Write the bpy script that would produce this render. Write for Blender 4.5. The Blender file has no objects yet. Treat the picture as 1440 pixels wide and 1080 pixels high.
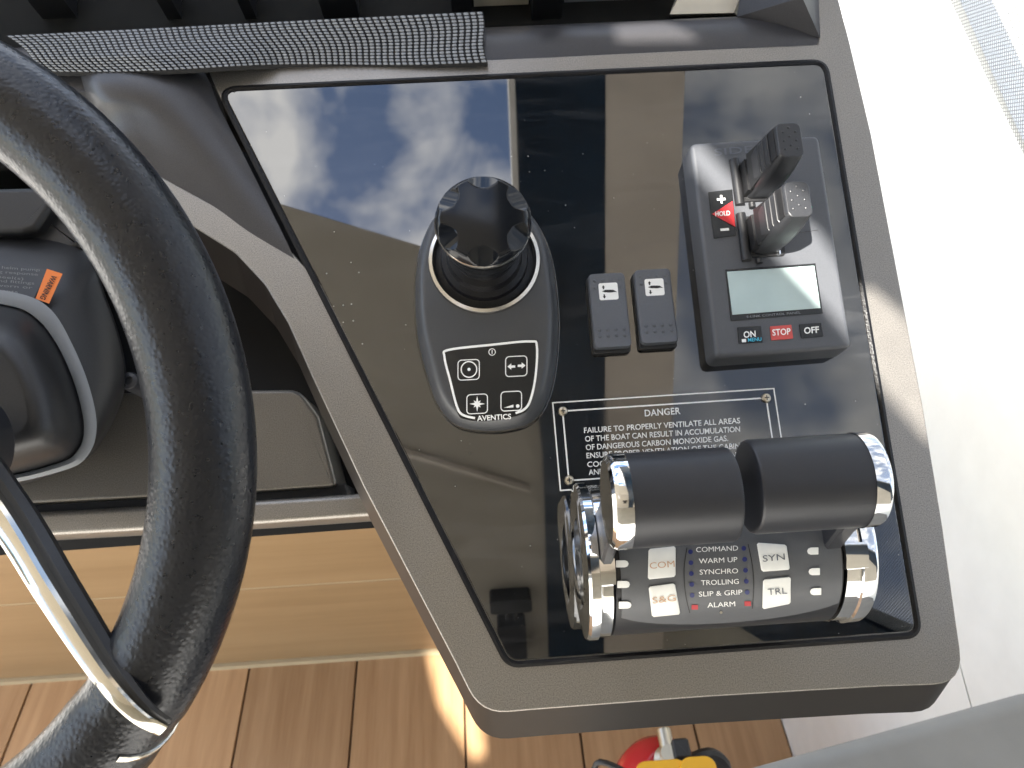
import bpy, bmesh, math, random
import numpy as np
from math import sin, cos, tan, pi, radians, sqrt, atan2, hypot
from mathutils import Matrix, Vector

random.seed(7)
SC = bpy.context.scene
COL = SC.collection

# ------------------------------------------------------------------ camera
# Frames: "panel" frame (u right, v up along the sloped console face, w out of it),
# world frame (Z up).  The photo is 1440 x 1080.
F, CX, CY = 1150.0, 720.0, 540.0
NADIR = (695.0, 797.0)          # pixel in which the panel's normal vanishes
ROLL = radians(3.8)
DIST = 0.5
TILT = radians(35)
ORG = np.array([0.0, 0.0, 1.0])
_w = -np.array([NADIR[0]-CX, -(NADIR[1]-CY), -F]); _w /= np.linalg.norm(_w)
_u = np.array([cos(ROLL), sin(ROLL), 0.0]); _u -= _w*(_u@_w); _u /= np.linalg.norm(_u)
_v = np.cross(_w, _u)
RC = np.array([_u, _v, _w])                       # camera vector -> panel vector
CAMP = RC@np.array([0, 0, DIST])
MW = np.array([[1, 0, 0], [0, cos(TILT), -sin(TILT)], [0, sin(TILT), cos(TILT)]])

def ray(px, py): return RC@np.array([(px-CX)/F, -(py-CY)/F, -1.0])
def P(px, py, h=0.0):
    d = ray(px, py); return CAMP+d*((h-CAMP[2])/d[2])
def W(p): return MW@np.array(p, float)+ORG
def WI(p): return MW.T@(np.array(p, float)-ORG)
def wp(px, py, n, c):
    o = W(CAMP); d = MW@ray(px, py); n = np.array(n, float)
    return o+d*((c-n@o)/(n@d))

cam_d = bpy.data.cameras.new('camera'); cam = bpy.data.objects.new('camera', cam_d); COL.objects.link(cam)
cam_d.sensor_width = 36.0; cam_d.lens = 36.0*F/1440.0; cam_d.clip_start = 0.01; cam_d.clip_end = 500
_rot = MW@RC
cam.matrix_world = Matrix([[*_rot[0], W(CAMP)[0]], [*_rot[1], W(CAMP)[1]], [*_rot[2], W(CAMP)[2]], [0, 0, 0, 1]])
SC.camera = cam
cam_d.dof.use_dof = True; cam_d.dof.focus_distance = 0.42; cam_d.dof.aperture_fstop = 20.0

# ------------------------------------------------------------------ light
SUN = Vector((-0.36, -0.54, 0.76)).normalized()     # towards the sun
SC.view_settings.view_transform = 'Standard'; SC.view_settings.look = 'None'
SC.view_settings.exposure = 2.2; SC.view_settings.gamma = 1.0; SC.view_settings.use_curve_mapping = False
world = bpy.data.worlds.new('World'); SC.world = world; world.use_nodes = True
wn, wl = world.node_tree.nodes, world.node_tree.links
for n in list(wn): wn.remove(n)
wo = wn.new('ShaderNodeOutputWorld')
sky = wn.new('ShaderNodeTexSky'); sky.sky_type = 'NISHITA'; sky.sun_disc = False
sky.sun_elevation = math.asin(SUN.z); sky.sun_rotation = atan2(SUN.x, SUN.y)
sky.air_density = 1.0; sky.dust_density = 0.6; sky.ozone_density = 1.6
bg1 = wn.new('ShaderNodeBackground'); bg1.inputs['Strength'].default_value = 0.105
wl.new(sky.outputs[0], bg1.inputs[0])
bg2 = wn.new('ShaderNodeBackground'); bg2.inputs['Color'].default_value = (1.0, 0.985, 0.96, 1); bg2.inputs['Strength'].default_value = 0.95
tc = wn.new('ShaderNodeTexCoord')
mp = wn.new('ShaderNodeMapping'); mp.inputs['Location'].default_value = (5.76, 4.62, 0.0); mp.inputs['Scale'].default_value = (1.0, 1.0, 1.0)
wl.new(tc.outputs['Generated'], mp.inputs[0])
nz = wn.new('ShaderNodeTexNoise'); nz.inputs['Scale'].default_value = 7.0; nz.inputs['Detail'].default_value = 4.5; nz.inputs['Roughness'].default_value = 0.5
nz.inputs['Distortion'].default_value = 0.25
wl.new(mp.outputs[0], nz.inputs['Vector'])
rp = wn.new('ShaderNodeValToRGB'); rp.color_ramp.elements[0].position = 0.45; rp.color_ramp.elements[1].position = 0.66
wl.new(nz.outputs['Fac'], rp.inputs[0])
mx = wn.new('ShaderNodeMixShader'); wl.new(rp.outputs[0], mx.inputs[0]); wl.new(bg1.outputs[0], mx.inputs[1]); wl.new(bg2.outputs[0], mx.inputs[2])
wl.new(mx.outputs[0], wo.inputs[0])
sd = bpy.data.lights.new('sun', 'SUN'); so = bpy.data.objects.new('sun', sd); COL.objects.link(so)
sd.energy = 5.0; sd.angle = radians(0.53); sd.color = (1.0, 0.95, 0.87)
so.rotation_euler = SUN.to_track_quat('Z', 'Y').to_euler(); so.location = (0, 0, 5)

# ------------------------------------------------------------------ materials
def srgb(r, g, b):
    f = lambda c: (c/255/12.92) if c/255 <= 0.04045 else ((c/255+0.055)/1.055)**2.4
    return (f(r), f(g), f(b), 1)
MATS = {}
def mat(name, col, rough=0.5, metal=0.0, spec=0.5, ior=1.5, coat=0.0, coat_r=0.05, noise=None, bump=None, rvar=None, emit=None):
    """noise=(scale, amount) colour variation, bump=(kind, scale, strength, distance), rvar=(scale, amount)"""
    m = bpy.data.materials.new(name); m.use_nodes = True; MATS[name] = m
    nt = m.node_tree; b = nt.nodes['Principled BSDF']; I = b.inputs
    I['Base Color'].default_value = (*col[:3], 1); I['Roughness'].default_value = rough; I['Metallic'].default_value = metal
    I['Specular IOR Level'].default_value = spec; I['IOR'].default_value = ior
    I['Coat Weight'].default_value = coat; I['Coat Roughness'].default_value = coat_r
    t = nt.nodes.new('ShaderNodeTexCoord')
    if noise:
        n = nt.nodes.new('ShaderNodeTexNoise'); n.inputs['Scale'].default_value = noise[0]; n.inputs['Detail'].default_value = 3
        nt.links.new(t.outputs['Object'], n.inputs['Vector'])
        r = nt.nodes.new('ShaderNodeValToRGB'); a = noise[1]
        r.color_ramp.elements[0].position = 0.3; r.color_ramp.elements[1].position = 0.7
        r.color_ramp.elements[0].color = (*[c*(1-a) for c in col[:3]], 1); r.color_ramp.elements[1].color = (*[min(1, c*(1+a)) for c in col[:3]], 1)
        nt.links.new(n.outputs['Fac'], r.inputs[0]); nt.links.new(r.outputs[0], I['Base Color'])
    if rvar:
        n = nt.nodes.new('ShaderNodeTexNoise'); n.inputs['Scale'].default_value = rvar[0]; n.inputs['Detail'].default_value = 4
        nt.links.new(t.outputs['Object'], n.inputs['Vector'])
        r = nt.nodes.new('ShaderNodeMapRange'); r.inputs['From Min'].default_value = 0.3; r.inputs['From Max'].default_value = 0.7
        r.inputs['To Min'].default_value = max(0, rough-rvar[1]); r.inputs['To Max'].default_value = rough+rvar[1]
        nt.links.new(n.outputs['Fac'], r.inputs['Value']); nt.links.new(r.outputs[0], I['Roughness'])
    if bump:
        kind, sc_, st, ds = bump
        if kind == 'noise':
            n = nt.nodes.new('ShaderNodeTexNoise'); n.inputs['Detail'].default_value = 3; out = n.outputs['Fac']
        else:
            n = nt.nodes.new('ShaderNodeTexVoronoi'); n.feature = 'F1'; out = n.outputs['Distance']
        n.inputs['Scale'].default_value = sc_
        nt.links.new(t.outputs['Object'], n.inputs['Vector'])
        bp = nt.nodes.new('ShaderNodeBump'); bp.inputs['Strength'].default_value = st; bp.inputs['Distance'].default_value = ds
        if kind == 'leather':
            bp.invert = True; r = nt.nodes.new('ShaderNodeMapRange'); r.inputs['From Max'].default_value = 0.8; r.interpolation_type = 'SMOOTHSTEP'
            nt.links.new(out, r.inputs['Value']); out = r.outputs[0]
            d = nt.nodes.new('ShaderNodeTexNoise'); d.inputs['Scale'].default_value = sc_*0.6
            nt.links.new(t.outputs['Object'], d.inputs['Vector'])
            mxv = nt.nodes.new('ShaderNodeMix'); mxv.data_type = 'VECTOR'; mxv.inputs[0].default_value = 0.0009*sc_/1.0
            mxv.inputs[0].default_value = 0.0004
            nt.links.new(t.outputs['Object'], mxv.inputs[4]); nt.links.new(d.outputs['Color'], mxv.inputs[5])
            nt.links.new(mxv.outputs[1], n.inputs['Vector'])
        nt.links.new(out, bp.inputs['Height']); nt.links.new(bp.outputs[0], I['Normal'])
    if emit:
        I['Emission Color'].default_value = (*emit[:3], 1); I['Emission Strength'].default_value = emit[3]
    return m

mat('bezel', (0.265, 0.248, 0.226), 0.40, 0.80, noise=(1500, 0.30), bump=('noise', 1900, 0.16, 0.0003), rvar=(60, 0.03))
mat('bezel_black', (0.012, 0.012, 0.013), 0.42, noise=(900, 0.2))
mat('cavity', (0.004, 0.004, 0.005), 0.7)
mat('rubber', (0.004, 0.004, 0.005), 0.30, spec=0.25, bump=('noise', 900, 0.5, 0.0006))
mat('plastic', (0.022, 0.023, 0.026), 0.42, noise=(1800, 0.15), bump=('noise', 2600, 0.12, 0.0002))
mat('plastic_grey', (0.090, 0.096, 0.110), 0.55, noise=(1800, 0.1), bump=('noise', 2400, 0.15, 0.0002))
mat('lever_grey', (0.024, 0.025, 0.028), 0.32, noise=(1500, 0.2), bump=('noise', 2000, 0.2, 0.0002))
mat('housing_grey', (0.070, 0.074, 0.083), 0.42, noise=(1800, 0.1), bump=('noise', 2400, 0.12, 0.0002))
mat('joystick_body', (0.046, 0.048, 0.052), 0.38, noise=(2200, 0.1), bump=('noise', 3000, 0.06, 0.0002))
mat('label_black', (0.010, 0.011, 0.012), 0.25)
mat('sign_black', (0.003, 0.0035, 0.005), 0.04, ior=1.9)
mat('soft_black', (0.016, 0.017, 0.021), 0.40, noise=(2500, 0.12), bump=('noise', 2600, 0.12, 0.0002))
mat('drum_black', (0.010, 0.010, 0.012), 0.40)
mat('face_grey', (0.085, 0.088, 0.094), 0.42, noise=(2500, 0.06))
mat('chrome', (0.82, 0.82, 0.82), 0.05, 1.0)
mat('spoke_steel', (0.56, 0.53, 0.46), 0.13, 1.0)
mat('steel', (0.60, 0.585, 0.555), 0.20, 1.0)
mat('knob_black', (0.006, 0.007, 0.009), 0.13, 0.0, spec=0.32, ior=1.5)
mat('white_print', (0.80, 0.80, 0.78), 0.5)
mat('white_led', (0.80, 0.80, 0.76), 0.45)
mat('silver_button', (0.76, 0.76, 0.72), 0.30, 0.0, noise=(120, 0.05))
mat('grey_print', (0.10, 0.11, 0.13), 0.4)
mat('faint_print', (0.010, 0.010, 0.011), 0.5)
mat('orange_print', (0.55, 0.35, 0.22), 0.5)
mat('blue_led', (0.010, 0.016, 0.11), 0.4)
mat('cyan_print', (0.05, 0.42, 0.60), 0.5)
mat('red_print', (0.55, 0.025, 0.03), 0.42)
mat('green_print', (0.02, 0.30, 0.16), 0.42)
mat('stop_red', (0.52, 0.07, 0.06), 0.42)
mat('orange', (0.75, 0.19, 0.035), 0.45)
mat('lcd', (0.38, 0.47, 0.46), 0.16, coat=0.6, coat_r=0.04, noise=(60, 0.05))
mat('decal_grey', (0.045, 0.052, 0.068), 0.45)
mat('grey_trim', (0.18, 0.19, 0.20), 0.55)
mat('leather', (0.005, 0.006, 0.009), 0.30, spec=0.45, bump=('leather', 520, 0.36, 0.0003), rvar=(300, 0.04))
mat('mat_grey', (0.25, 0.26, 0.27), 0.7, noise=(600, 0.12))
mat('mat_black', (0.018, 0.018, 0.019), 0.8)
mat('white_gel', (0.80, 0.80, 0.775), 0.30, noise=(30, 0.03), bump=('noise', 18, 0.06, 0.01))
mat('joint', (0.10, 0.10, 0.03), 0.7)
mat('grey_vinyl', (0.24, 0.235, 0.225), 0.6, noise=(14, 0.08), bump=('noise', 900, 0.2, 0.0004))
mat('headliner', (0.36, 0.33, 0.275), 0.8, noise=(5, 0.06))
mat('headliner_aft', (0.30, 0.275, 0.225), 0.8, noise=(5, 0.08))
mat('rail_taupe', (0.55, 0.49, 0.42), 0.6, noise=(6, 0.10))
mat('beam_black', (0.004, 0.014, 0.028), 0.35, noise=(9, 0.5))
mat('extinguisher_red', (0.42, 0.012, 0.02), 0.25)
mat('yellow', (0.80, 0.42, 0.01), 0.4)
mat('brass', (0.55, 0.50, 0.40), 0.30, 1.0)
mat('caulk', (0.42, 0.33, 0.20), 0.7)
mat('caulk_dark', (0.12, 0.075, 0.04), 0.7)
mat('off_white', (0.62, 0.60, 0.56), 0.7, noise=(2, 0.05))
mat('skirt_shade_brown', (0.013, 0.010, 0.008), 0.40, noise=(2000, 0.2))  # skirt of the bezel paint, its shade put into the dark colour
mat('panel_mid', (0.16, 0.15, 0.135), 0.40, 0.75, noise=(1500, 0.28), bump=('noise', 1900, 0.14, 0.0003))
mat('alarm_red', (0.38, 0.02, 0.025), 0.42)
mat('bezel_dark', (0.044, 0.043, 0.046), 0.36, 0.2, noise=(2000, 0.25), bump=('noise', 2600, 0.12, 0.0002))
mat('dash_taupe', (0.012, 0.012, 0.011), 0.75, spec=0.1, noise=(40, 0.15))
mat('cream', (0.55, 0.50, 0.40), 0.35, noise=(25, 0.15))

def panel_gloss():
    m = mat('black_glass', (0.0025, 0.003, 0.004), 0.012, 0.0, spec=0.5, ior=2.05)
    nt = m.node_tree; b = nt.nodes['Principled BSDF']; t = nt.nodes.new('ShaderNodeTexCoord')
    # dust specks and fine smears
    v = nt.nodes.new('ShaderNodeTexVoronoi'); v.inputs['Scale'].default_value = 190; v.inputs['Randomness'].default_value = 1.0
    nt.links.new(t.outputs['Object'], v.inputs['Vector'])
    nz = nt.nodes.new('ShaderNodeTexNoise'); nz.inputs['Scale'].default_value = 9; nz.inputs['Detail'].default_value = 4
    nt.links.new(t.outputs['Object'], nz.inputs['Vector'])
    th = nt.nodes.new('ShaderNodeMapRange'); th.inputs['From Min'].default_value = 0.45; th.inputs['From Max'].default_value = 0.75
    th.inputs['To Min'].default_value = 0.04; th.inputs['To Max'].default_value = 0.13
    nt.links.new(nz.outputs['Fac'], th.inputs['Value'])
    lt = nt.nodes.new('ShaderNodeMath'); lt.operation = 'LESS_THAN'
    nt.links.new(v.outputs['Distance'], lt.inputs[0]); nt.links.new(th.outputs[0], lt.inputs[1])
    sep = nt.nodes.new('ShaderNodeSeparateColor'); nt.links.new(v.outputs['Color'], sep.inputs[0])
    sel = nt.nodes.new('ShaderNodeMath'); sel.operation = 'GREATER_THAN'; sel.inputs[1].default_value = 0.62
    nt.links.new(sep.outputs[0], sel.inputs[0])
    ml = nt.nodes.new('ShaderNodeMath'); ml.operation = 'MULTIPLY'; nt.links.new(lt.outputs[0], ml.inputs[0]); nt.links.new(sel.outputs[0], ml.inputs[1])
    m2 = nt.nodes.new('ShaderNodeMath'); m2.operation = 'MULTIPLY'; nt.links.new(ml.outputs[0], m2.inputs[0]); nt.links.new(sep.outputs[1], m2.inputs[1])
    mix = nt.nodes.new('ShaderNodeMix'); mix.data_type = 'RGBA'
    mix.inputs[6].default_value = (0.0025, 0.003, 0.004, 1); mix.inputs[7].default_value = (0.5, 0.49, 0.47, 1)
    nt.links.new(m2.outputs[0], mix.inputs[0])
    # faint wipe marks left by a cloth
    mpw = nt.nodes.new('ShaderNodeMapping'); mpw.inputs['Scale'].default_value = (14, 70, 14); mpw.inputs['Rotation'].default_value = (0, 0, radians(24))
    nt.links.new(t.outputs['Object'], mpw.inputs[0])
    nw = nt.nodes.new('ShaderNodeTexNoise'); nw.inputs['Scale'].default_value = 1.0; nw.inputs['Detail'].default_value = 6; nw.inputs['Distortion'].default_value = 1.2
    nt.links.new(mpw.outputs[0], nw.inputs['Vector'])
    mw_ = nt.nodes.new('ShaderNodeMapRange'); mw_.inputs['From Min'].default_value = 0.50; mw_.inputs['From Max'].default_value = 0.78; mw_.inputs['To Max'].default_value = 0.020
    nt.links.new(nw.outputs['Fac'], mw_.inputs['Value'])
    ads = nt.nodes.new('ShaderNodeMix'); ads.data_type = 'RGBA'; ads.blend_type = 'ADD'; ads.inputs[0].default_value = 1.0
    nt.links.new(mix.outputs[2], ads.inputs[6]); nt.links.new(mw_.outputs[0], ads.inputs[7]); nt.links.new(ads.outputs[2], b.inputs['Base Color'])
    sm = nt.nodes.new('ShaderNodeMapRange'); sm.inputs['From Min'].default_value = 0.45; sm.inputs['From Max'].default_value = 0.8
    sm.inputs['To Min'].default_value = 0.012; sm.inputs['To Max'].default_value = 0.05
    nt.links.new(nz.outputs['Fac'], sm.inputs['Value']); nt.links.new(sm.outputs[0], b.inputs['Roughness'])
panel_gloss()

def wood(name, c1, c2, axis, sc_, rough=0.42):
    m = mat(name, c1, rough); nt = m.node_tree; b = nt.nodes['Principled BSDF']
    t = nt.nodes.new('ShaderNodeTexCoord'); oi = nt.nodes.new('ShaderNodeObjectInfo')
    ad = nt.nodes.new('ShaderNodeVectorMath'); ad.operation = 'ADD'
    cmb = nt.nodes.new('ShaderNodeCombineXYZ'); 
    for k in range(3):
        q = nt.nodes.new('ShaderNodeMath'); q.operation = 'MULTIPLY'; q.inputs[1].default_value = 7.0+k*3
        nt.links.new(oi.outputs['Random'], q.inputs[0]); nt.links.new(q.outputs[0], cmb.inputs[k])
    nt.links.new(t.outputs['Object'], ad.inputs[0]); nt.links.new(cmb.outputs[0], ad.inputs[1])
    mp = nt.nodes.new('ShaderNodeMapping'); s = [sc_]*3; s[axis] = sc_*0.05; mp.inputs['Scale'].default_value = s
    nt.links.new(ad.outputs[0], mp.inputs[0])
    n = nt.nodes.new('ShaderNodeTexNoise'); n.inputs['Scale'].default_value = 1.0; n.inputs['Detail'].default_value = 6; n.inputs['Roughness'].default_value = 0.65
    nt.links.new(mp.outputs[0], n.inputs['Vector'])
    r = nt.nodes.new('ShaderNodeValToRGB'); r.color_ramp.elements[0].position = 0.32; r.color_ramp.elements[1].position = 0.68
    r.color_ramp.elements[0].color = (*c1, 1); r.color_ramp.elements[1].color = (*c2, 1)
    nt.links.new(n.outputs['Fac'], r.inputs[0])
    hs = nt.nodes.new('ShaderNodeHueSaturation'); mr = nt.nodes.new('ShaderNodeMapRange'); mr.inputs['To Min'].default_value = 0.82; mr.inputs['To Max'].default_value = 1.15
    nt.links.new(oi.outputs['Random'], mr.inputs['Value']); nt.links.new(mr.outputs[0], hs.inputs['Value'])
    nt.links.new(r.outputs[0], hs.inputs['Color']); nt.links.new(hs.outputs[0], b.inputs['Base Color'])
    bp = nt.nodes.new('ShaderNodeBump'); bp.inputs['Strength'].default_value = 0.06; bp.inputs['Distance'].default_value = 0.002
    nt.links.new(n.outputs['Fac'], bp.inputs['Height']); nt.links.new(bp.outputs[0], b.inputs['Normal'])
wood('wood_floor', (0.355, 0.205, 0.100), (0.49, 0.308, 0.165), 1, 55)
wood('wood_board', (0.30, 0.188, 0.090), (0.36, 0.232, 0.116), 0, 45)

def mesh_fabric():
    m = mat('screen_fabric', (0.28, 0.29, 0.28), 0.7); nt = m.node_tree; b = nt.nodes['Principled BSDF']; out = nt.nodes['Material Output']
    t = nt.nodes.new('ShaderNodeTexCoord'); mp = nt.nodes.new('ShaderNodeMapping'); mp.inputs['Rotation'].default_value = (radians(28), 0, 0)
    nt.links.new(t.outputs['Object'], mp.inputs[0])
    sep = nt.nodes.new('ShaderNodeSeparateXYZ'); nt.links.new(mp.outputs[0], sep.inputs[0])
    outs = []
    for ax in (1, 2):
        q = nt.nodes.new('ShaderNodeMath'); q.operation = 'MULTIPLY'; q.inputs[1].default_value = 2*pi/0.0030
        nt.links.new(sep.outputs[ax], q.inputs[0])
        s_ = nt.nodes.new('ShaderNodeMath'); s_.operation = 'SINE'; nt.links.new(q.outputs[0], s_.inputs[0])
        g = nt.nodes.new('ShaderNodeMath'); g.operation = 'GREATER_THAN'; g.inputs[1].default_value = -0.75
        nt.links.new(s_.outputs[0], g.inputs[0]); outs.append(g)
    mn = nt.nodes.new('ShaderNodeMath'); mn.operation = 'MULTIPLY'; nt.links.new(outs[0].outputs[0], mn.inputs[0]); nt.links.new(outs[1].outputs[0], mn.inputs[1])
    tr = nt.nodes.new('ShaderNodeBsdfTransparent'); tl = nt.nodes.new('ShaderNodeBsdfTranslucent'); tl.inputs[0].default_value = (0.28, 0.28, 0.27, 1)
    ms = nt.nodes.new('ShaderNodeMixShader'); ms.inputs[0].default_value = 0.35
    nt.links.new(b.outputs[0], ms.inputs[1]); nt.links.new(tl.outputs[0], ms.inputs[2])
    ms2 = nt.nodes.new('ShaderNodeMixShader'); nt.links.new(mn.outputs[0], ms2.inputs[0]); nt.links.new(ms.outputs[0], ms2.inputs[1]); nt.links.new(tr.outputs[0], ms2.inputs[2])
    nt.links.new(ms2.outputs[0], out.inputs['Surface'])
mesh_fabric()

# ------------------------------------------------------------------ mesh builder
class MB:
    def __init__(s): s.v = []; s.f = []
    def add(s, vs, fs):
        o = len(s.v); s.v += [tuple(map(float, p)) for p in vs]; s.f += [tuple(i+o for i in f) for f in fs]; return s
    def rings(s, rings, cap0=True, cap1=True, closed=True):
        n = len(rings[0]); vs = [p for r in rings for p in r]; fs = []
        for i in range(len(rings)-1):
            for j in range(n if closed else n-1):
                k = (j+1) % n
                fs.append((i*n+j, i*n+k, (i+1)*n+k, (i+1)*n+j))
        if cap0: fs.append(tuple(reversed(range(n))))
        if cap1: fs.append(tuple((len(rings)-1)*n+j for j in range(n)))
        return s.add(vs, fs)
    def box(s, x0, x1, y0, y1, z0, z1):
        return s.rings([[(x0, y0, z0), (x1, y0, z0), (x1, y1, z0), (x0, y1, z0)], [(x0, y0, z1), (x1, y0, z1), (x1, y1, z1), (x0, y1, z1)]])
    def plate(s, out, z0, z1, r=0.001, seg=3, zf=None, flare=0.0):
        """closed outline (list of (x,y)), bottom z0, top z1, top edge rounded by r; zf(x,y) adds to the top height"""
        zf = zf or (lambda x, y: 0.0)
        base = inset(out, -flare) if flare else out
        rg = [[(x, y, z0) for x, y in base]]
        for k in range(seg+1):
            a = pi/2*k/seg; q = inset(out, r*(1-cos(a)))
            rg.append([(x, y, z1-r+r*sin(a)+zf(x, y)) for x, y in q])
        return s.rings(rg)
    def lathe(s, prof, c=(0, 0, 0), n=48, cap0=True, cap1=True, ax=None):
        """profile [(r, h)], axis +z at c, or columns ax=(ex, ey, ez)"""
        ex, ey, ez = ax or ((1, 0, 0), (0, 1, 0), (0, 0, 1))
        ex, ey, ez = map(np.array, (ex, ey, ez)); c = np.array(c, float)
        return s.rings([[tuple(c+ex*r*cos(2*pi*j/n)+ey*r*sin(2*pi*j/n)+ez*h) for j in range(n)] for r, h in prof], cap0, cap1)
    def tube(s, path, rad, n=10, caps=True):
        path = [np.array(p, float) for p in path]; rg = []; prev = None
        for i, p in enumerate(path):
            t = path[min(i+1, len(path)-1)]-path[max(i-1, 0)]; t = t/np.linalg.norm(t)
            if prev is None:
                a = np.array([0, 0, 1.0]) if abs(t[2]) < 0.9 else np.array([1.0, 0, 0])
                e = np.cross(t, a)
            else: e = prev-t*(prev@t)
            e = e/np.linalg.norm(e); g = np.cross(t, e); prev = e
            r = rad[i] if hasattr(rad, '__len__') else rad
            rg.append([tuple(p+r*(e*cos(2*pi*j/n)+g*sin(2*pi*j/n))) for j in range(n)])
        return s.rings(rg, caps, caps)

def inset(out, d):
    if abs(d) < 1e-12: return list(out)
    n = len(out); res = []
    area = sum(out[i][0]*out[(i+1) % n][1]-out[(i+1) % n][0]*out[i][1] for i in range(n)); sg = 1 if area > 0 else -1
    for i in range(n):
        a, b, c = np.array(out[i-1]), np.array(out[i]), np.array(out[(i+1) % n])
        d1 = b-a; d2 = c-b; l1, l2 = np.linalg.norm(d1), np.linalg.norm(d2)
        if l1 < 1e-9 or l2 < 1e-9: res.append(tuple(b)); continue
        n1 = sg*np.array([-d1[1], d1[0]])/l1; n2 = sg*np.array([-d2[1], d2[0]])/l2
        m = n1+n2; k = max(0.25, 1+n1@n2)
        res.append(tuple(b+m/k*d))
    return res
def rrect(w, h, r, c=(0, 0), n=5):
    pts = []
    for cx_, cy_, a0 in ((w/2-r, h/2-r, 0), (-w/2+r, h/2-r, pi/2), (-w/2+r, -h/2+r, pi), (w/2-r, -h/2+r, 1.5*pi)):
        for k in range(n+1):
            a = a0+pi/2*k/n; pts.append((c[0]+cx_+r*cos(a), c[1]+cy_+r*sin(a)))
    return pts
def roundpoly(pts, rad, n=6):
    out = []; N = len(pts)
    for i in range(N):
        r = rad[i] if hasattr(rad, '__len__') else rad
        a, b, c = (np.array(pts[k % N], float)[:2] for k in (i-1, i, i+1))
        if r <= 0: out.append(tuple(b)); continue
        d1 = (a-b)/np.linalg.norm(a-b); d2 = (c-b)/np.linalg.norm(c-b)
        ang = math.acos(max(-1, min(1, d1@d2)))
        if ang > pi-0.03: out.append(tuple(b)); continue
        t = min(r/tan(ang/2), 0.48*min(np.linalg.norm(a-b), np.linalg.norm(c-b)))
        p0, p1 = b+d1*t, b+d2*t
        for k in range(n+1):
            s = k/n; out.append(tuple((1-s)**2*p0+2*s*(1-s)*b+s*s*p1))
    return out
def smooth(pts, n=5, closed=True):
    pts = [np.array(p, float) for p in pts]; N = len(pts); out = []
    for i in range(N if closed else N-1):
        g = (lambda k: pts[k % N]) if closed else (lambda k: pts[max(0, min(N-1, k))])
        p0, p1, p2, p3 = g(i-1), g(i), g(i+1), g(i+2)
        for k in range(n):
            t = k/n
            out.append(tuple(0.5*((2*p1)+(-p0+p2)*t+(2*p0-5*p1+4*p2-p3)*t*t+(-p0+3*p1-3*p2+p3)*t**3)))
    if not closed: out.append(tuple(pts[-1]))
    return out
def ccw(out):
    n = len(out); a = sum(out[i][0]*out[(i+1) % n][1]-out[(i+1) % n][0]*out[i][1] for i in range(n))
    return out if a > 0 else list(reversed(out))

MP = Matrix([[*MW[0], ORG[0]], [*MW[1], ORG[1]], [*MW[2], ORG[2]], [0, 0, 0, 1]])
BASE = {}
def thing(name, label, cat, base=(0, 0, 0), frame='panel', group=None):
    o = bpy.data.objects.new(name, None); COL.objects.link(o); o.empty_display_size = 0.02
    o.matrix_world = (MP if frame == 'panel' else Matrix.Identity(4))@Matrix.Translation(base)
    o['label'] = label; o['category'] = cat
    if group: o['group'] = group
    BASE[o] = np.array(base, float)
    return o
def part(name, mb, material, parent, ang=35, label=None, kind=None):
    b = BASE[parent]; me = bpy.data.meshes.new(name)
    me.from_pydata([(p[0]-b[0], p[1]-b[1], p[2]-b[2]) for p in mb.v], [], mb.f); me.update()
    bm = bmesh.new(); bm.from_mesh(me); bmesh.ops.remove_doubles(bm, verts=bm.verts, dist=1e-7)
    bmesh.ops.recalc_face_normals(bm, faces=bm.faces); bm.to_mesh(me); bm.free()
    me.polygons.foreach_set('use_smooth', [True]*len(me.polygons)); me.set_sharp_from_angle(angle=radians(ang))
    me.materials.append(MATS[material])
    o = bpy.data.objects.new(name, me); COL.objects.link(o); o.parent = parent
    BASE[o] = b
    wm = o.modifiers.new('weighted_normal', 'WEIGHTED_NORMAL'); wm.keep_sharp = True; wm.weight = 60
    if label: o['label'] = label
    if kind: o['kind'] = kind
    return o
def flat(name, mb, material, parent):      # print: faces keep their winding
    b = BASE[parent]; me = bpy.data.meshes.new(name)
    me.from_pydata([(p[0]-b[0], p[1]-b[1], p[2]-b[2]) for p in mb.v], [], mb.f); me.update(); me.materials.append(MATS[material])
    o = bpy.data.objects.new(name, me); COL.objects.link(o); o.parent = parent; BASE[o] = b
    return o
def struct(name, mb, material, frame='world', kids=False):
    me = bpy.data.meshes.new(name); me.from_pydata(mb.v, [], mb.f); me.update()
    bm = bmesh.new(); bm.from_mesh(me); bmesh.ops.recalc_face_normals(bm, faces=bm.faces); bm.to_mesh(me); bm.free()
    me.polygons.foreach_set('use_smooth', [True]*len(me.polygons)); me.set_sharp_from_angle(angle=radians(30))
    me.materials.append(MATS[material]); o = bpy.data.objects.new(name, me); COL.objects.link(o); o['kind'] = 'structure'
    if frame == 'panel': o.matrix_world = MP
    BASE[o] = np.zeros(3); return o

# ---- lettering: returns (verts2d, faces) normalised to the text's own bounding box width 1
_TX = {}
def text2d(s, bold=0.0, spacing=1.0):
    key = (s, bold, spacing)
    if key in _TX: return _TX[key]
    cu = bpy.data.curves.new('lettering', 'FONT'); cu.body = s; cu.offset = bold; cu.space_character = spacing; cu.resolution_u = 3
    ob = bpy.data.objects.new('lettering', cu); COL.objects.link(ob)
    me = bpy.data.meshes.new_from_object(ob.evaluated_get(bpy.context.evaluated_depsgraph_get()))
    vs = np.array([v.co[:2] for v in me.vertices]); fs = [tuple(p.vertices) for p in me.polygons]
    bpy.data.objects.remove(ob); bpy.data.curves.remove(cu); bpy.data.meshes.remove(me)
    x0, x1 = vs[:, 0].min(), vs[:, 0].max(); vs[:, 0] = (vs[:, 0]-x0)/(x1-x0); vs[:, 1] = vs[:, 1]/0.72   # cap height -> 1
    _TX[key] = (vs, fs); return _TX[key]
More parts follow.
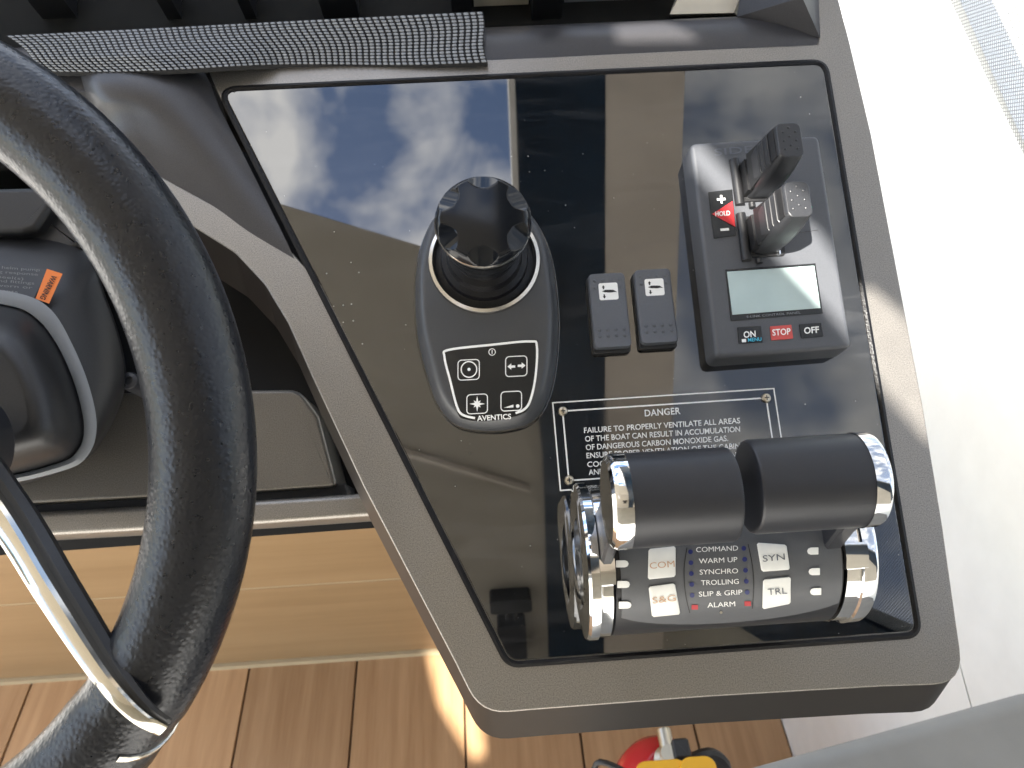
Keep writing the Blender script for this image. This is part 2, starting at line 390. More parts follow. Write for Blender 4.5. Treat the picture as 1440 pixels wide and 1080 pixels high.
def text_px(s, p0, p1, cap, fn, bold=0.012, spacing=1.0):
    """text from pixel p0 to p1 along its baseline, cap height in pixels; fn(px,py) -> 3d point just above the surface"""
    vs, fs = text2d(s, bold, spacing); p0, p1 = np.array(p0, float), np.array(p1, float)
    e = p1-p0; up = np.array([e[1], -e[0]]); up = up/np.linalg.norm(up)*cap
    mb = MB(); mb.add([fn(*(p0+e*x+up*y)) for x, y in vs], fs); return mb
def onh(h): return lambda px, py: P(px, py, h)
def poly_px(pts, fn):
    mb = MB(); mb.add([fn(*p) for p in pts], [tuple(range(len(pts)))]); return mb
def stroke(pts, wd, fn, closed=False, mb=None):
    """flat line of width wd (pixels) through pixel points"""
    mb = mb or MB(); q = [np.array(p, float) for p in pts]; n = len(q); L = []; R_ = []
    for i in range(n):
        a = q[i-1] if (closed or i > 0) else q[i]; b = q[(i+1) % n] if (closed or i < n-1) else q[i]
        t = b-a; t = t/np.linalg.norm(t); m = np.array([-t[1], t[0]])*wd/2
        L.append(fn(*(q[i]+m))); R_.append(fn(*(q[i]-m)))
    k = n if closed else n-1
    mb.add(L+R_, [(i, (i+1) % n, n+(i+1) % n, n+i) for i in range(k)]); return mb
def PXY(pts, h=0.0): return [tuple(P(x, y, h)[:2]) for x, y in pts]
def grow(mb, *others):
    for o in others: mb.add(o.v, o.f)
    return mb
# ================================================================== SETTING
XW = 0.443                                   # inner face of the white side wall
FY = 0.394                                   # front face of the wooden cabinet
mb = MB(); mb.add([(-9, -9, -0.035), (9, -9, -0.035), (9, 9, -0.035), (-9, 9, -0.035)], [(0, 1, 2, 3)])
struct('bounce_plane', mb, 'off_white')  # unseen pale plane, added to bounce sunlight up to the ceiling
mb = MB(); mb.box(-1.25, XW, -0.9, FY+0.02, -0.03, -0.003)
floor = struct('floor', mb, 'caulk_dark')
for i in range(9):
    x0 = -1.025-0.19+0.189*i+0.002
    mb = MB(); mb.plate(rrect(min(0.185, XW-x0-0.001), 1.28, 0.001, (x0+min(0.185, XW-x0-0.001)/2, -0.25), 1), -0.004, 0.002, 0.001, 2)
    part('plank', mb, 'wood_floor', floor)
# cabinet front of wide horizontal boards
cab = thing('cabinet', 'light wood cabinet front of wide horizontal boards under the dash', 'cabinet', (-0.4, FY, 0), 'world')
mb = MB(); mb.box(-1.25, XW-0.002, FY+0.004, FY+0.03, -0.003, 0.70); part('backing', mb, 'caulk', cab)
for z0, z1 in ((0.014, 0.231), (0.2345, 0.46), (0.4635, 0.69)):
    mb = MB(); mb.box(-1.25, XW-0.003, FY, FY+0.02, z0, z1); part('plank', mb, 'wood_board', cab)
mb = MB(); mb.box(-1.25, XW-0.003, FY-0.006, FY+0.004, 0.001, 0.012); part('joint_strip', mb, 'caulk', cab)
for z0, z1 in ((0.2311, 0.2344), (0.4601, 0.4634)):
    mb = MB(); mb.box(-1.25, XW-0.003, FY+0.0008, FY+0.0045, z0, z1); part('joint_strip', mb, 'caulk', cab)
# white side wall: sloping joint, sill, window screen, rail, pillar
def wall_prism(name, yz, x0, x1, material):
    m_ = MB(); m_.rings([[(x0, y, z) for y, z in yz], [(x1, y, z) for y, z in yz]]); return struct(name, m_, material)
jz = lambda y: 0.558+0.44*y
sill = lambda y: max(0.985, 1.08+0.39*(y-0.40))
ys = [1.0, 0.6, 0.4, 0.25, 0.15, 0.0, -0.3, -0.7, -1.1]
wall = wall_prism('side_wall', [(y, sill(y)) for y in ys]+[(-1.1, max(0.3, jz(-1.1)+0.002)), (-0.35, jz(-0.35)+0.0025), (1.0, jz(1.0)+0.0025)], XW, XW+0.03, 'white_gel')
wall_prism('lower_side_wall', [(1.0, jz(1.0)-0.002), (-0.35, jz(-0.35)-0.002), (-1.1, max(0.3, jz(-1.1)-0.002)), (-1.1, -0.03), (1.0, -0.03)], XW+0.001, XW+0.03, 'white_gel')
wall_prism('wall_joint', [(1.0, jz(1.0)+0.01), (-0.35, jz(-0.35)+0.01), (-0.35, jz(-0.35)-0.01), (1.0, jz(1.0)-0.01)], XW+0.003, XW+0.029, 'joint')
# mesh sun screen over the side window
ROOF = 2.10
xs = lambda z: XW-0.001-(z-1.0)/(ROOF-1.0)*0.066
pil = lambda z: -0.424-(z-1.24)*0.47
scr = thing('window_screen', 'white woven mesh sun screen stretched above the white side wall', 'sun screen', (XW, 0.3, 1.0), 'world')
m_ = MB(); top = [(1.0, ROOF), (pil(ROOF), ROOF)]; bot = [(y, sill(y)-0.004) for y in reversed([y for y in ys if y > -0.29])]
pts = top+[(pil(sill(-0.3)), sill(-0.3)-0.004)]+bot
m_.rings([[(xs(z), y, z) for y, z in pts], [(xs(z)+0.0006, y, z) for y, z in pts]]); part('fabric', m_, 'screen_fabric', scr)
m_ = MB(); m_.rings([[(xs(z)-0.012, y, z) for y, z in q] for q in [[(pil(ROOF), ROOF), (pil(0.985), 0.985)], [(pil(ROOF)-0.14, ROOF), (pil(0.985)-0.10, 0.985)]]], False, False, False)
m_.rings([[(xs(z)+0.03, y, z) for y, z in q] for q in [[(pil(ROOF), ROOF), (pil(0.985), 0.985)], [(pil(ROOF)-0.14, ROOF), (pil(0.985)-0.10, 0.985)]]], False, False, False)
struct('window_pillar', m_, 'beam_black')
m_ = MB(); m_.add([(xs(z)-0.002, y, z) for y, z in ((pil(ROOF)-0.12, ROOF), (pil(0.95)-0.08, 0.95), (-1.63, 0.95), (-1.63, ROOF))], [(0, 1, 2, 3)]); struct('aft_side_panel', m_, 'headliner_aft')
# hardtop with unseen holes added to shape where the sun patches fall
def sun_up(p, z=ROOF):
    p = np.array(p); s = np.array(SUN); return tuple((p+s*((z-p[2])/s[2]))[:2])
stripe = [(977, 202), (1031, 258), (1095, 300), (1148, 332), (1195, 400), (1226, 406), (1264, 438), (1310, 470), (1350, 640), (1300, 622), (1245, 557), (1195, 487), (1155, 440), (1099, 380), (1025, 308), (968, 240)]
holes = [[sun_up(W(P(x, y, 0.010 if x < 1200 else 0.0))) for x, y in stripe],
         [sun_up(W(P(x, y, -0.004))) for x, y in [(858, 26), (935, 22), (990, 64), (868, 66)]],
         [sun_up(wp(x, y, (0, 0, 1), 0)) for x, y in [(601, 917), (650, 917), (674, 990), (682, 1066), (664, 1066), (618, 990)]]]
def flat_with_holes(outer, holes, z0, z1):
    loops = [outer]+holes; pts = [p for l in loops for p in l]
    from mathutils.geometry import delaunay_2d_cdt
    eds = []; o = 0
    for l in loops: eds += [(o+i, o+(i+1) % len(l)) for i in range(len(l))]; o += len(l)
    cv, _, cf, _, _, _ = delaunay_2d_cdt([Vector(p) for p in pts], eds, [], 0, 1e-6)
    def inside(q, l):
        c = False
        for i in range(len(l)):
            (xa, ya), (xb, yb) = l[i-1], l[i]
            if (ya > q[1]) != (yb > q[1]) and q[0] < (xb-xa)*(q[1]-ya)/(yb-ya)+xa: c = not c
        return c
    tris = []
    for t in cf:
        q = sum((Vector(cv[i]) for i in t), Vector((0, 0)))/3
        if inside(q, outer) and not any(inside(q, h) for h in holes): tris.append(t)
    pts = [tuple(p) for p in cv]; m_ = MB(); n = len(pts)
    fs = [tuple(t) for t in tris]+[tuple(reversed([i+n for i in t])) for t in tris]
    m_.add([(x, y, z0) for x, y in pts]+[(x, y, z1) for x, y in pts], fs); return m_
struct('ceiling', flat_with_holes([(-2.05, 0.548), (0.058, -0.226), (0.068, -0.24), (0.106, -0.62), (0.106, -1.62), (-2.05, -1.62)], holes, ROOF, ROOF+0.004), 'headliner')
mb = MB(); mb.rings([[(x, y, z) for x, y in [(-1.7, -0.12), (-0.20, -0.585), (0.07, -0.70), (0.07, -0.705), (-0.20, -0.595), (-1.7, -0.13)]] for z in (ROOF-0.02, ROOF)])
struct('ceiling_seam', mb, 'rail_taupe')
mb = MB(); mb.rings([[(x, y, z) for x, y in [(0.070, 1.0), (0.070, -0.2), (0.100, -0.62), (0.10, -1.62), (0.232, -1.62), (0.232, 1.0)]] for z in (ROOF-0.012, ROOF+0.05)])
struct('ceiling_beam', mb, 'beam_black')
mb = MB(); mb.box(0.0585, 0.0695, -0.226, 1.0, ROOF-0.012, ROOF+0.03); struct('ceiling_trim', mb, 'off_white')
mb = MB(); mb.box(0.2325, 0.376, -1.62, 1.0, ROOF-0.01, ROOF+0.05); struct('ceiling_rail', mb, 'rail_taupe')
mb = MB(); mb.box(-2.05, XW, -1.68, -1.63, 0.95, ROOF+0.004); struct('aft_shade_wall', mb, 'headliner_aft')  # unseen wall, added to cut the light coming from aft
# added stand-in under the hardtop for the camera's own image in the panel
def rceil(px, py, z):
    p = P(px, py, 0.0012); d = ray(px, py)*np.array([1, 1, -1]); o = W(p); d = MW@d; return o+d*((z-o[2])/d[2])
c1 = rceil(718, 846, ROOF-0.03); c2 = rceil(720, 900, ROOF-0.03)
fx = thing('camera_standin', 'added black stand-in with twin chrome rods under the ceiling, for the camera mirrored in the panel', 'stand-in', (c1[0], c1[1], ROOF), 'world')
mb = MB(); mb.plate(rrect(0.095, 0.035, 0.008, c1[:2]), ROOF-0.05, ROOF+0.0005, 0.006); part('bar', mb, 'bezel_black', fx)
mb = MB(); mb.plate(rrect(0.066, 0.110, 0.008, c2[:2]), ROOF-0.05, ROOF+0.0005, 0.006); part('housing', mb, 'bezel_black', fx)
for s_ in (-1, 1):
    mb = MB(); mb.tube([(c1[0]+s_*0.010, c1[1], ROOF-0.025), (c1[0]+s_*0.010, c2[1]+0.05, ROOF-0.025)], 0.004); part('rod', mb, 'chrome', fx)
# grey upholstery in the corner, near the camera
a_, b_ = wp(1010, 1086, (0, 0, 1), 0.72), wp(1460, 962, (0, 0, 1), 0.72); d_ = (b_-a_)[:2]; nrm = np.array([d_[1], -d_[0]]); nrm /= np.linalg.norm(nrm)
q = [a_[:2]-d_*0.4, b_[:2]+d_*0.05, b_[:2]+d_*0.05+nrm*0.5, a_[:2]-d_*0.4+nrm*0.5]
seat = thing('seat_cushion', 'grey vinyl seat cushion edge beside the white side wall', 'seat', (q[0][0], q[0][1], 0.0), 'world')
mb = MB(); mb.plate(ccw(roundpoly(q, [0.05, 0.03, 0.05, 0.05])), 0.60, 0.725, 0.018, 5); part('cushion', mb, 'grey_vinyl', seat)
mb = MB(); mb.plate(inset(ccw(roundpoly(q, 0.04)), 0.03), 0.0, 0.602, 0.002, 2); part('pedestal', mb, 'white_gel', seat)
# fire extinguisher standing on the floor under the console
e = wp(934, 1080, (0, 0, 1), 0.36); ex = thing('fire_extinguisher', 'red fire extinguisher with yellow tag standing on the wooden floor under the console', 'extinguisher', (e[0], e[1], 0), 'world')
mb = MB(); mb.lathe([(0.045, 0.002), (0.056, 0.01), (0.057, 0.28), (0.056, 0.31), (0.050, 0.335), (0.038, 0.355), (0.022, 0.366), (0.016, 0.37)], (e[0], e[1], 0), 40); part('cylinder', mb, 'extinguisher_red', ex)
mb = MB(); mb.lathe([(0.016, 0.366), (0.016, 0.385), (0.010, 0.388), (0.010, 0.40)], (e[0]+0.002, e[1], 0), 20); part('valve', mb, 'brass', ex)
mb = MB(); mb.lathe([(0.0085, 0.0), (0.0085, 0.022), (0.005, 0.026), (0.005, 0.045)], (e[0]+0.004, e[1]+0.012, 0.382), 14, ax=((1, 0, 0), (0, 0, -1), (0, 1, 0))); part('nozzle_outlet', mb, 'brass', ex)
mb = MB(); mb.plate(rrect(0.020, 0.024, 0.004, (e[0]+0.016, e[1]+0.003)), 0.374, 0.405, 0.004); part('gauge_block', mb, 'bezel_black', ex)
mb = MB(); mb.plate(rrect(0.058, 0.05, 0.012, (e[0]-0.012, e[1]-0.035)), 0.402, 0.409, 0.002); part('tag', mb, 'yellow', ex)
mb = MB(); mb.plate(rrect(0.040, 0.03, 0.012, (e[0]+0.028, e[1]-0.026)), 0.409, 0.414, 0.002); part('tag', mb, 'yellow', ex)
mb = MB(); mb.tube(smooth([(e[0]+0.03, e[1]-0.005, 0.385), (e[0]+0.052, e[1]-0.002, 0.385), (e[0]+0.068, e[1]-0.012, 0.35), (e[0]+0.07, e[1]-0.02, 0.15)], 5, False), 0.010, 10); part('hose', mb, 'bezel_black', ex)
mb = MB(); mb.tube(smooth([(e[0]-0.03, e[1]-0.03, 0.40), (e[0]-0.078, e[1]-0.004, 0.40), (e[0]-0.085, e[1]-0.02, 0.37), (e[0]-0.085, e[1]-0.06, 0.36)], 5, False), 0.0035, 8); part('handle', mb, 'bezel_black', ex)
# ================================================================== CONSOLE
DOWN = np.array([0.0, -sin(TILT), -cos(TILT)])      # world down, in the panel frame
con = thing('helm_console', 'charcoal helm console with a glossy black control panel set in a satin bezel', 'console')
panel = ccw(roundpoly([(-0.1795, 0.2095), (-0.0125, -0.1625), (0.2248, -0.1620), (0.2252, 0.2095)], [0.008, 0.010, 0.008, 0.009], 8))
mb = MB(); mb.plate(inset(panel, 0.0018), -0.002, 0.0012, 0.0004, 2); glass = part('panel', mb, 'black_glass', con, 3, label='glossy black mirror-like control panel')
def ring_plate(out, wd, z0, z1):
    m_ = MB(); a, b = out, inset(out, wd); m = inset(out, wd/2)
    m_.rings([[(x, y, z0) for x, y in a], [(x, y, z1-0.0006) for x, y in a], [(x, y, z1) for x, y in m], [(x, y, z1-0.0006) for x, y in b], [(x, y, z0) for x, y in b]], False, False); return m_
part('gasket', ring_plate(inset(panel, -0.0022), 0.0036, -0.002, 0.0018), 'rubber', con)
outer_px = [(1182, -60), (1180, 0), (1196, 62), (1226, 190), (1262, 380), (1300, 580), (1326, 740), (1343, 860), (1358, 962), (1240, 966), (1000, 980), (760, 998), (676, 1005), (640, 932), (600, 855), (510, 682),
            (440, 533), (405, 455), (372, 400), (330, 355), (250, 305), (120, 225), (60, 190), (80, 160), (150, 205), (218, 243), (300, 288), (368, 328), (412, 356), (450, 400), (352, 150), (310, 140), (292, 96), (700, 83), (1150, 62), (1153, 50), (1146, -60)]
rad = [0, 0, 0.05, 0, 0, 0, 0, 0, 0.034, 0, 0, 0, 0.030, 0, 0, 0, 0.03, 0.03, 0.03, 0.03, 0, 0, 0, 0, 0, 0, 0.01, 0.01, 0, 0, 0, 0, 0, 0, 0, 0, 0]
outl = ccw(roundpoly(PXY(outer_px), rad, 6))
mb = MB(); rg = []
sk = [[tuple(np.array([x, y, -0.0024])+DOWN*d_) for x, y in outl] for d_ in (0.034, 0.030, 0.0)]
for k in range(5):
    a = pi/2*k/4; r_ = 0.0012; rg.append([(x, y, -r_+r_*sin(a)) for x, y in inset(outl, r_*(1-cos(a)))])
rg.insert(0, [(x, y, -0.006) for x, y in inset(outl, 0.0012)])
mb.rings(rg, False, True); part('bezel', mb, 'bezel', con, 40)
mb = MB(); mb.rings(sk+[[(x, y, -0.0024) for x, y in inset(outl, 0.0015)]], False, False); part('skirt', mb, 'skirt_shade_brown', con, 40, label='skirt under the bezel edge, its shade put into a dark brown colour')
# rounded far lip of the console, above the panel
prof = [(0.214, -0.0015), (0.224, -0.0012), (0.232, -0.0012), (0.240, -0.0028), (0.249, -0.007), (0.257, -0.013), (0.263, -0.022), (0.266, -0.034), (0.267, -0.06)]
prof = smooth([(p[0], p[1], 0) for p in prof], 4, False)
mb = MB(); mb.rings([[(x, p[0], p[1]) for p in prof] for x in np.linspace(-0.42, 0.232, 8)], False, False, False); part('far_lip', mb, 'bezel_dark', con, 60)
# raised fin at the far right corner
A, B, C_, D_ = P(1153, 53, 0.0), P(1036, 24, -0.012), P(1050, -60, -0.02), P(1150, -60, 0.0)
E_, F_ = P(1128, -4, 0.018), P(1118, -70, 0.030)
mb = MB(); mb.add([A, B, C_, D_, E_, F_], [(0, 1, 4), (1, 2, 5, 4), (0, 4, 5, 3), (0, 3, 2, 1), (3, 5, 2)]); part('corner_fin', mb, 'bezel_dark', con, 20)
# cowl on the upper left
cw = [[(414, 364, 0.0), (403, 340, .0005), (371, 275, .001), (336, 205, .001), (308, 150, .001), (296, 118, .001), (285, 98, -.002)],
      [(350, 326, 0.0), (335, 280, .003), (312, 220, .006), (292, 165, .008), (272, 128, .009), (262, 110, .008), (252, 92, .004)],
      [(300, 290, 0.0), (285, 245, .004), (262, 190, .010), (240, 148, .014), (222, 122, .016), (212, 106, .015), (204, 90, .010)],
      [(225, 248, 0.0), (215, 205, .004), (200, 165, .010), (182, 140, .015), (168, 122, .016), (160, 108, .015), (154, 90, .010)],
      [(160, 212, -.003), (152, 180, .0), (144, 160, .004), (138, 145, .008), (130, 128, .009), (124, 112, .008), (118, 92, .004)],
      [(110, 200, -.04), (112, 180, -.03), (116, 165, -.025), (116, 150, -.022), (110, 134, -.02), (104, 118, -.02), (98, 98, -.02)]]
mb = MB(); g = [[P(x, y, h) for x, y, h in smooth(r_, 4, False)] for r_ in zip(*[smooth(c, 4, False) for c in cw])]
mb.rings([[tuple(p) for p in r_] for r_ in g], False, False, False); part('cowl', mb, 'bezel_dark', con, 60)
# cavity and lower dash
hC = -0.105
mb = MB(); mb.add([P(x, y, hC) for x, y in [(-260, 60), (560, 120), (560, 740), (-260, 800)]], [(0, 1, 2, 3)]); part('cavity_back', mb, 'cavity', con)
hL = -0.060
low = PXY([(-220, 574), (60, 556), (240, 549), (420, 547), (448, 585), (474, 684), (360, 692), (-220, 724)], hL)
mb = MB(); mb.plate(ccw(roundpoly(low, [0, 0, 0, 0.016, 0, 0.004, 0, 0], 5)), hL-0.05, hL, 0.003); part('lower_panel', mb, 'panel_mid', con)
rail = PXY([(-220, 734), (360, 703), (515, 693), (530, 726), (360, 738), (-220, 770)], hL+0.004)
mb = MB(); mb.plate(ccw(roundpoly(rail, [0, 0, 0.004, 0.002, 0, 0], 4)), hL-0.06, hL+0.004, 0.004); part('lower_rail', mb, 'bezel', con)
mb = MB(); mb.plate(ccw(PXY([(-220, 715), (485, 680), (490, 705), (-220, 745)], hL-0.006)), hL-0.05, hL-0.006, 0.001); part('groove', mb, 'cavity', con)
# dash top beyond the lip with window posts
dash = thing('windscreen_sill', 'dark windscreen sill behind the console lip with black posts', 'sill', (0, 0.30, -0.06))
mb = MB(); mb.add([(-0.7, 0.262, -0.05), (0.26, 0.262, -0.05), (0.26, 0.75, -0.02), (-0.7, 0.75, -0.02)], [(0, 1, 2, 3)]); part('shelf', mb, 'dash_taupe', dash)
for x0, x1, m_ in ((58, 106, 'bezel_black'), (234, 254, 'bezel_black'), (344, 360, 'bezel_black'), (455, 505, 'bezel_black'), (636, 664, 'bezel_black'), (748, 790, 'bezel_black')):
    mb = MB(); p0, p1 = P(x0, 24, -0.045), P(x1, 24, -0.045)
    mb.box(p0[0], p1[0], p0[1], p0[1]+0.02, -0.055, 0.03); part('post', mb, m_, dash)
mb = MB(); p0, p1 = P(664, 26, -0.045), P(745, 24, -0.045); mb.box(p0[0]+.002, p1[0], p0[1]+0.012, p0[1]+0.05, -0.05, 0.0); part('trim', mb, 'cream', dash)
mb = MB(); p0, p1 = P(792, 20, -0.045), P(935, 16, -0.045); mb.box(p0[0]+.002, p1[0], p0[1]+0.012, p0[1]+0.05, -0.05, -0.01); part('trim', mb, 'grey_trim', dash)
mb = MB(); mb.add([P(942, 20, -.03), P(1032, 18, -.03), P(1050, -30, -.03), P(968, -30, -.03), P(942, 26, -.06), P(1040, 24, -.06), P(1055, -30, -.06), P(960, -30, -.06)], [(0, 1, 2, 3), (0, 4, 5, 1), (1, 5, 6, 2), (0, 3, 7, 4)]); part('trim', mb, 'cream', dash)

# ================================================================== NON-SLIP MAT STRIP
strip = thing('non_slip_mat', 'grey beaded non-slip mat strip draped along the console lip', 'mat', P(350, 70, 0.0))
def mat_pt(s, t, h):
    """s 0..1 left to right, t 0..1 far to near, draped over lip and cowl"""
    x = 8+(677-8)*s+10*(1-s)*t*0+ t*(60*(1-s)**1.2+9*s)+4.0*sin(t*5.5+s*7)*(1-0.3*s)
    y = (50+(16-50)*s)+t*((51-0)*(1-s)+71*s)
    y += 2.5*sin(s*9)*t
    base = 0.0165*max(0, 1-abs(s-0.26)/0.26)**0.7*min(1, t*1.6)+0.003+0.0014*sin(s*11+t*3)
    return P(x, y, base+h)
NS, NT = 40, 10
mb = MB(); mb.rings([[tuple(mat_pt(i/NS, j/NT, 0)) for i in range(NS+1)] for j in range(NT+1)], False, False, False)
e = [tuple(mat_pt(i/NS, 1, 0)) for i in range(NS+1)]
mb.rings([e, [(x, y, z-0.0045) for x, y, z in e]], False, False, False); part('backing', mb, 'mat_black', strip, 60)
mb = MB(); nc, nr = 70, 15
for i in range(nc):
    for j in range(nr):
        ws, wt = 0.36/nc, 0.40/nr; s0, t0 = (i+0.5)/nc, (j+0.5)/nr
        lo = [(-1, -.5), (-.6, -1), (.6, -1), (1, -.5), (1, .5), (.6, 1), (-.6, 1), (-1, .5)]
        r0 = [tuple(mat_pt(s0+a*ws, t0+b*wt, 0.0001)) for a, b in lo]
        r1 = [tuple(mat_pt(s0+a*ws*.95, t0+b*wt*.95, 0.0012)) for a, b in lo]
        r2 = [tuple(mat_pt(s0+a*ws*.55, t0+b*wt*.55, 0.0018)) for a, b in lo]
        mb.rings([r0, r1, r2], False, True)
part('beads', mb, 'mat_grey', strip, 80, kind='stuff')

# ================================================================== JOYSTICK
JC = (-0.0125, 0.0715)
joy = thing('joystick_control', 'black joystick unit with faceted round knob and four touch icons on the glossy panel', 'joystick', (JC[0], JC[1]-0.02, 0.0012))
jo_px = [(690, 607), (645, 600), (617, 572), (601, 530), (587, 470), (584, 405), (590, 360), (607, 318), (640, 290), (680, 280), (720, 288), (752, 315), (771, 352), (781, 400), (785, 460), (781, 520), (771, 562), (755, 588), (730, 602)]
jo = ccw(smooth(PXY(jo_px, 0.003), 5))
hf = lambda v: 0.0135+0.0105*min(1.0, max(0.0, (v+0.028)/0.070))**0.8
rg = [[(x, y, 0.001) for x, y in jo], [(x, y, 0.004) for x, y in jo]]
for d_, k in ((0.0012, 0.42), (0.0030, 0.72), (0.0048, 0.90), (0.0064, 0.975), (0.0085, 1.0)):
    rg.append([(x, y, 0.004+(hf(y)-0.004)*k) for x, y in inset(jo, d_)])
cen = np.array([-0.014, 0.035])
for k in (0.75, 0.5, 0.25): rg.append([(cen[0]+(x-cen[0])*k, cen[1]+(y-cen[1])*k, hf(cen[1]+(y-cen[1])*k)) for x, y in inset(jo, 0.0085)])
mb = MB(); mb.rings(rg); part('body', mb, 'joystick_body', joy, 50)
mb = MB(); mb.plate(inset(jo, -0.0009), 0.0009, 0.0046, 0.0006, 2); part('base', mb, 'sign_black', joy)
mb = MB(); mb.lathe([(0.0335, 0.020), (0.0338, 0.0255), (0.0332, 0.0268), (0.0312, 0.0272), (0.0302, 0.0262), (0.0300, 0.0235)], (*JC, 0), 72, False, False); part('collar_ring', mb, 'steel', joy, 50)
mb = MB(); mb.lathe([(0.0305, 0.0225), (0.0300, 0.0245), (0.0262, 0.026), (0.0255, 0.0300), (0.0225, 0.0315), (0.0215, 0.038), (0.0185, 0.0395), (0.018, 0.046)], (*JC, 0), 64, True, True); part('boot', mb, 'rubber', joy, 30)
KT, KR = 0.0880, 0.0256
prof = [(0.0175, 0.043), (0.0195, 0.0450), (0.0203, 0.0500), (0.0212, 0.0515), (0.0225, 0.0600), (0.0246, 0.0720), (0.0255, 0.0785)]
mb = MB(); mb.lathe(prof, (*JC, 0), 96, True, False); knob = part('knob', mb, 'knob_black', joy, 30)
mb = MB(); mb.lathe([(0.0255, 0.0784), (0.0261, 0.0790), (0.0261, 0.0801), (0.0256, 0.0812)], (*JC, 0), 96, False, False); part('chrome_edge', mb, 'steel', knob, 50)
NTH, NR = 240, 46
def ktop(r, th):
    z = KT-0.0012*(r/KR)**2
    if r > KR-0.004: z -= 0.0045*((r-(KR-0.004))/0.004)**2
    for k in range(6):
        a = radians(-93+60*k); q = r*cos(th-a); t_ = r*sin(th-a)
        dd = q-0.0162-(t_**2)*60.0
        if dd > 0: z = min(z, KT-0.0006-dd*0.58)
    return max(z, 0.0813)
rs = [KR*(i/NR)**0.75 for i in range(1, NR+1)]
mb = MB(); mb.rings([[(JC[0]+r*cos(2*pi*j/NTH), JC[1]+r*sin(2*pi*j/NTH), ktop(r, 2*pi*j/NTH)) for j in range(NTH)] for r in rs]+[[(JC[0]+KR*cos(2*pi*j/NTH), JC[1]+KR*sin(2*pi*j/NTH), 0.0810) for j in range(NTH)]], True, False)
part('scalloped_top', mb, 'knob_black', knob, 22)
def onj(px, py, e_=0.0004):
    p = P(px, py, 0.02)
    for _ in range(3): p = P(px, py, hf(p[1])+e_)
    return p
lab = smooth([(628, 492), (690, 483), (748, 478), (757, 486), (754, 530), (746, 568), (732, 583), (690, 592), (655, 590), (643, 580), (632, 540), (624, 503)], 6)
def grid_fill(outline, fn, n=14):
    """fill a convex pixel outline with rings towards its centre so that it follows the surface"""
    c = np.mean(np.array(outline), 0); m_ = MB()
    m_.rings([[tuple(fn(*(c+(np.array(p)-c)*k))) for p in outline] for k in (1.0, 0.75, 0.5, 0.25, 0.02)], False, True); return m_
flat('touch_panel', grid_fill(lab, lambda x, y: onj(x, y, 0.0002)), 'label_black', joy)
fn = lambda x, y: onj(x, y, 0.0005)
line = smooth([(668, 588), (650, 583), (642, 570), (633, 535), (625, 502), (631, 492), (690, 485), (745, 480), (755, 487), (753, 530), (746, 562), (738, 575), (725, 581)], 6, False)
flat('label_frame', stroke(line, 3.2, fn), 'white_print', joy)
flat('lettering', text_px('AVENTICS', (671, 592), (719, 589), 7.5, fn, 0.02), 'white_print', joy)
circ = lambda cx_, cy_, r, n=28: [(cx_+r*cos(2*pi*k/n), cy_+r*sin(2*pi*k/n)) for k in range(n)]
def ico(cx_, cy_, w_, h_):
    m_ = stroke([(cx_+x*1.0, cy_-y+(-0.05)*x) for x, y in rrect(w_, h_, 5)], 1.3, fn, True); return m_
ic = ico(659, 520, 30, 28); stroke(circ(659.5, 519.5, 11), 1.6, fn, True, ic); grow(ic, poly_px(circ(659.5, 519.5, 2.3, 10), fn)); flat('icon', ic, 'white_print', joy)
ic = ico(726, 515, 30, 28); grow(ic, poly_px([(713.5, 515.5), (719, 511), (719, 514), (724.5, 513.7), (724.5, 517), (719, 517.3), (719, 520)], fn), poly_px([(739, 514), (733.5, 509.5), (733.5, 512.5), (728, 512.9), (728, 516.2), (733.5, 515.8), (733.5, 518.5)], fn)); flat('icon', ic, 'white_print', joy)
ic = ico(671, 568, 29, 27)
for k in range(8):
    a = pi/4*k; R1 = 11 if k % 2 == 0 else 7; c0 = np.array([671, 568]); d_ = np.array([sin(a), -cos(a)]); s_ = np.array([d_[1], -d_[0]])
    grow(ic, poly_px([tuple(c0+d_*R1), tuple(c0+s_*1.9+d_*2), tuple(c0-s_*1.9+d_*2)], fn))
grow(ic, poly_px(circ(671, 568, 3, 10), fn)); flat('icon', ic, 'white_print', joy)
ic = ico(719, 564, 29, 27); grow(ic, poly_px([(708.5, 573.5), (722, 569), (722, 573)], fn), poly_px(circ(728, 571, 2.6, 10), fn)); flat('icon', ic, 'white_print', joy)
ic = stroke(circ(692, 495, 4.6, 20), 1.0, fn, True); stroke([(692, 492.5), (692, 497.5)], 1.2, fn, mb=ic); flat('icon', ic, 'white_print', joy)

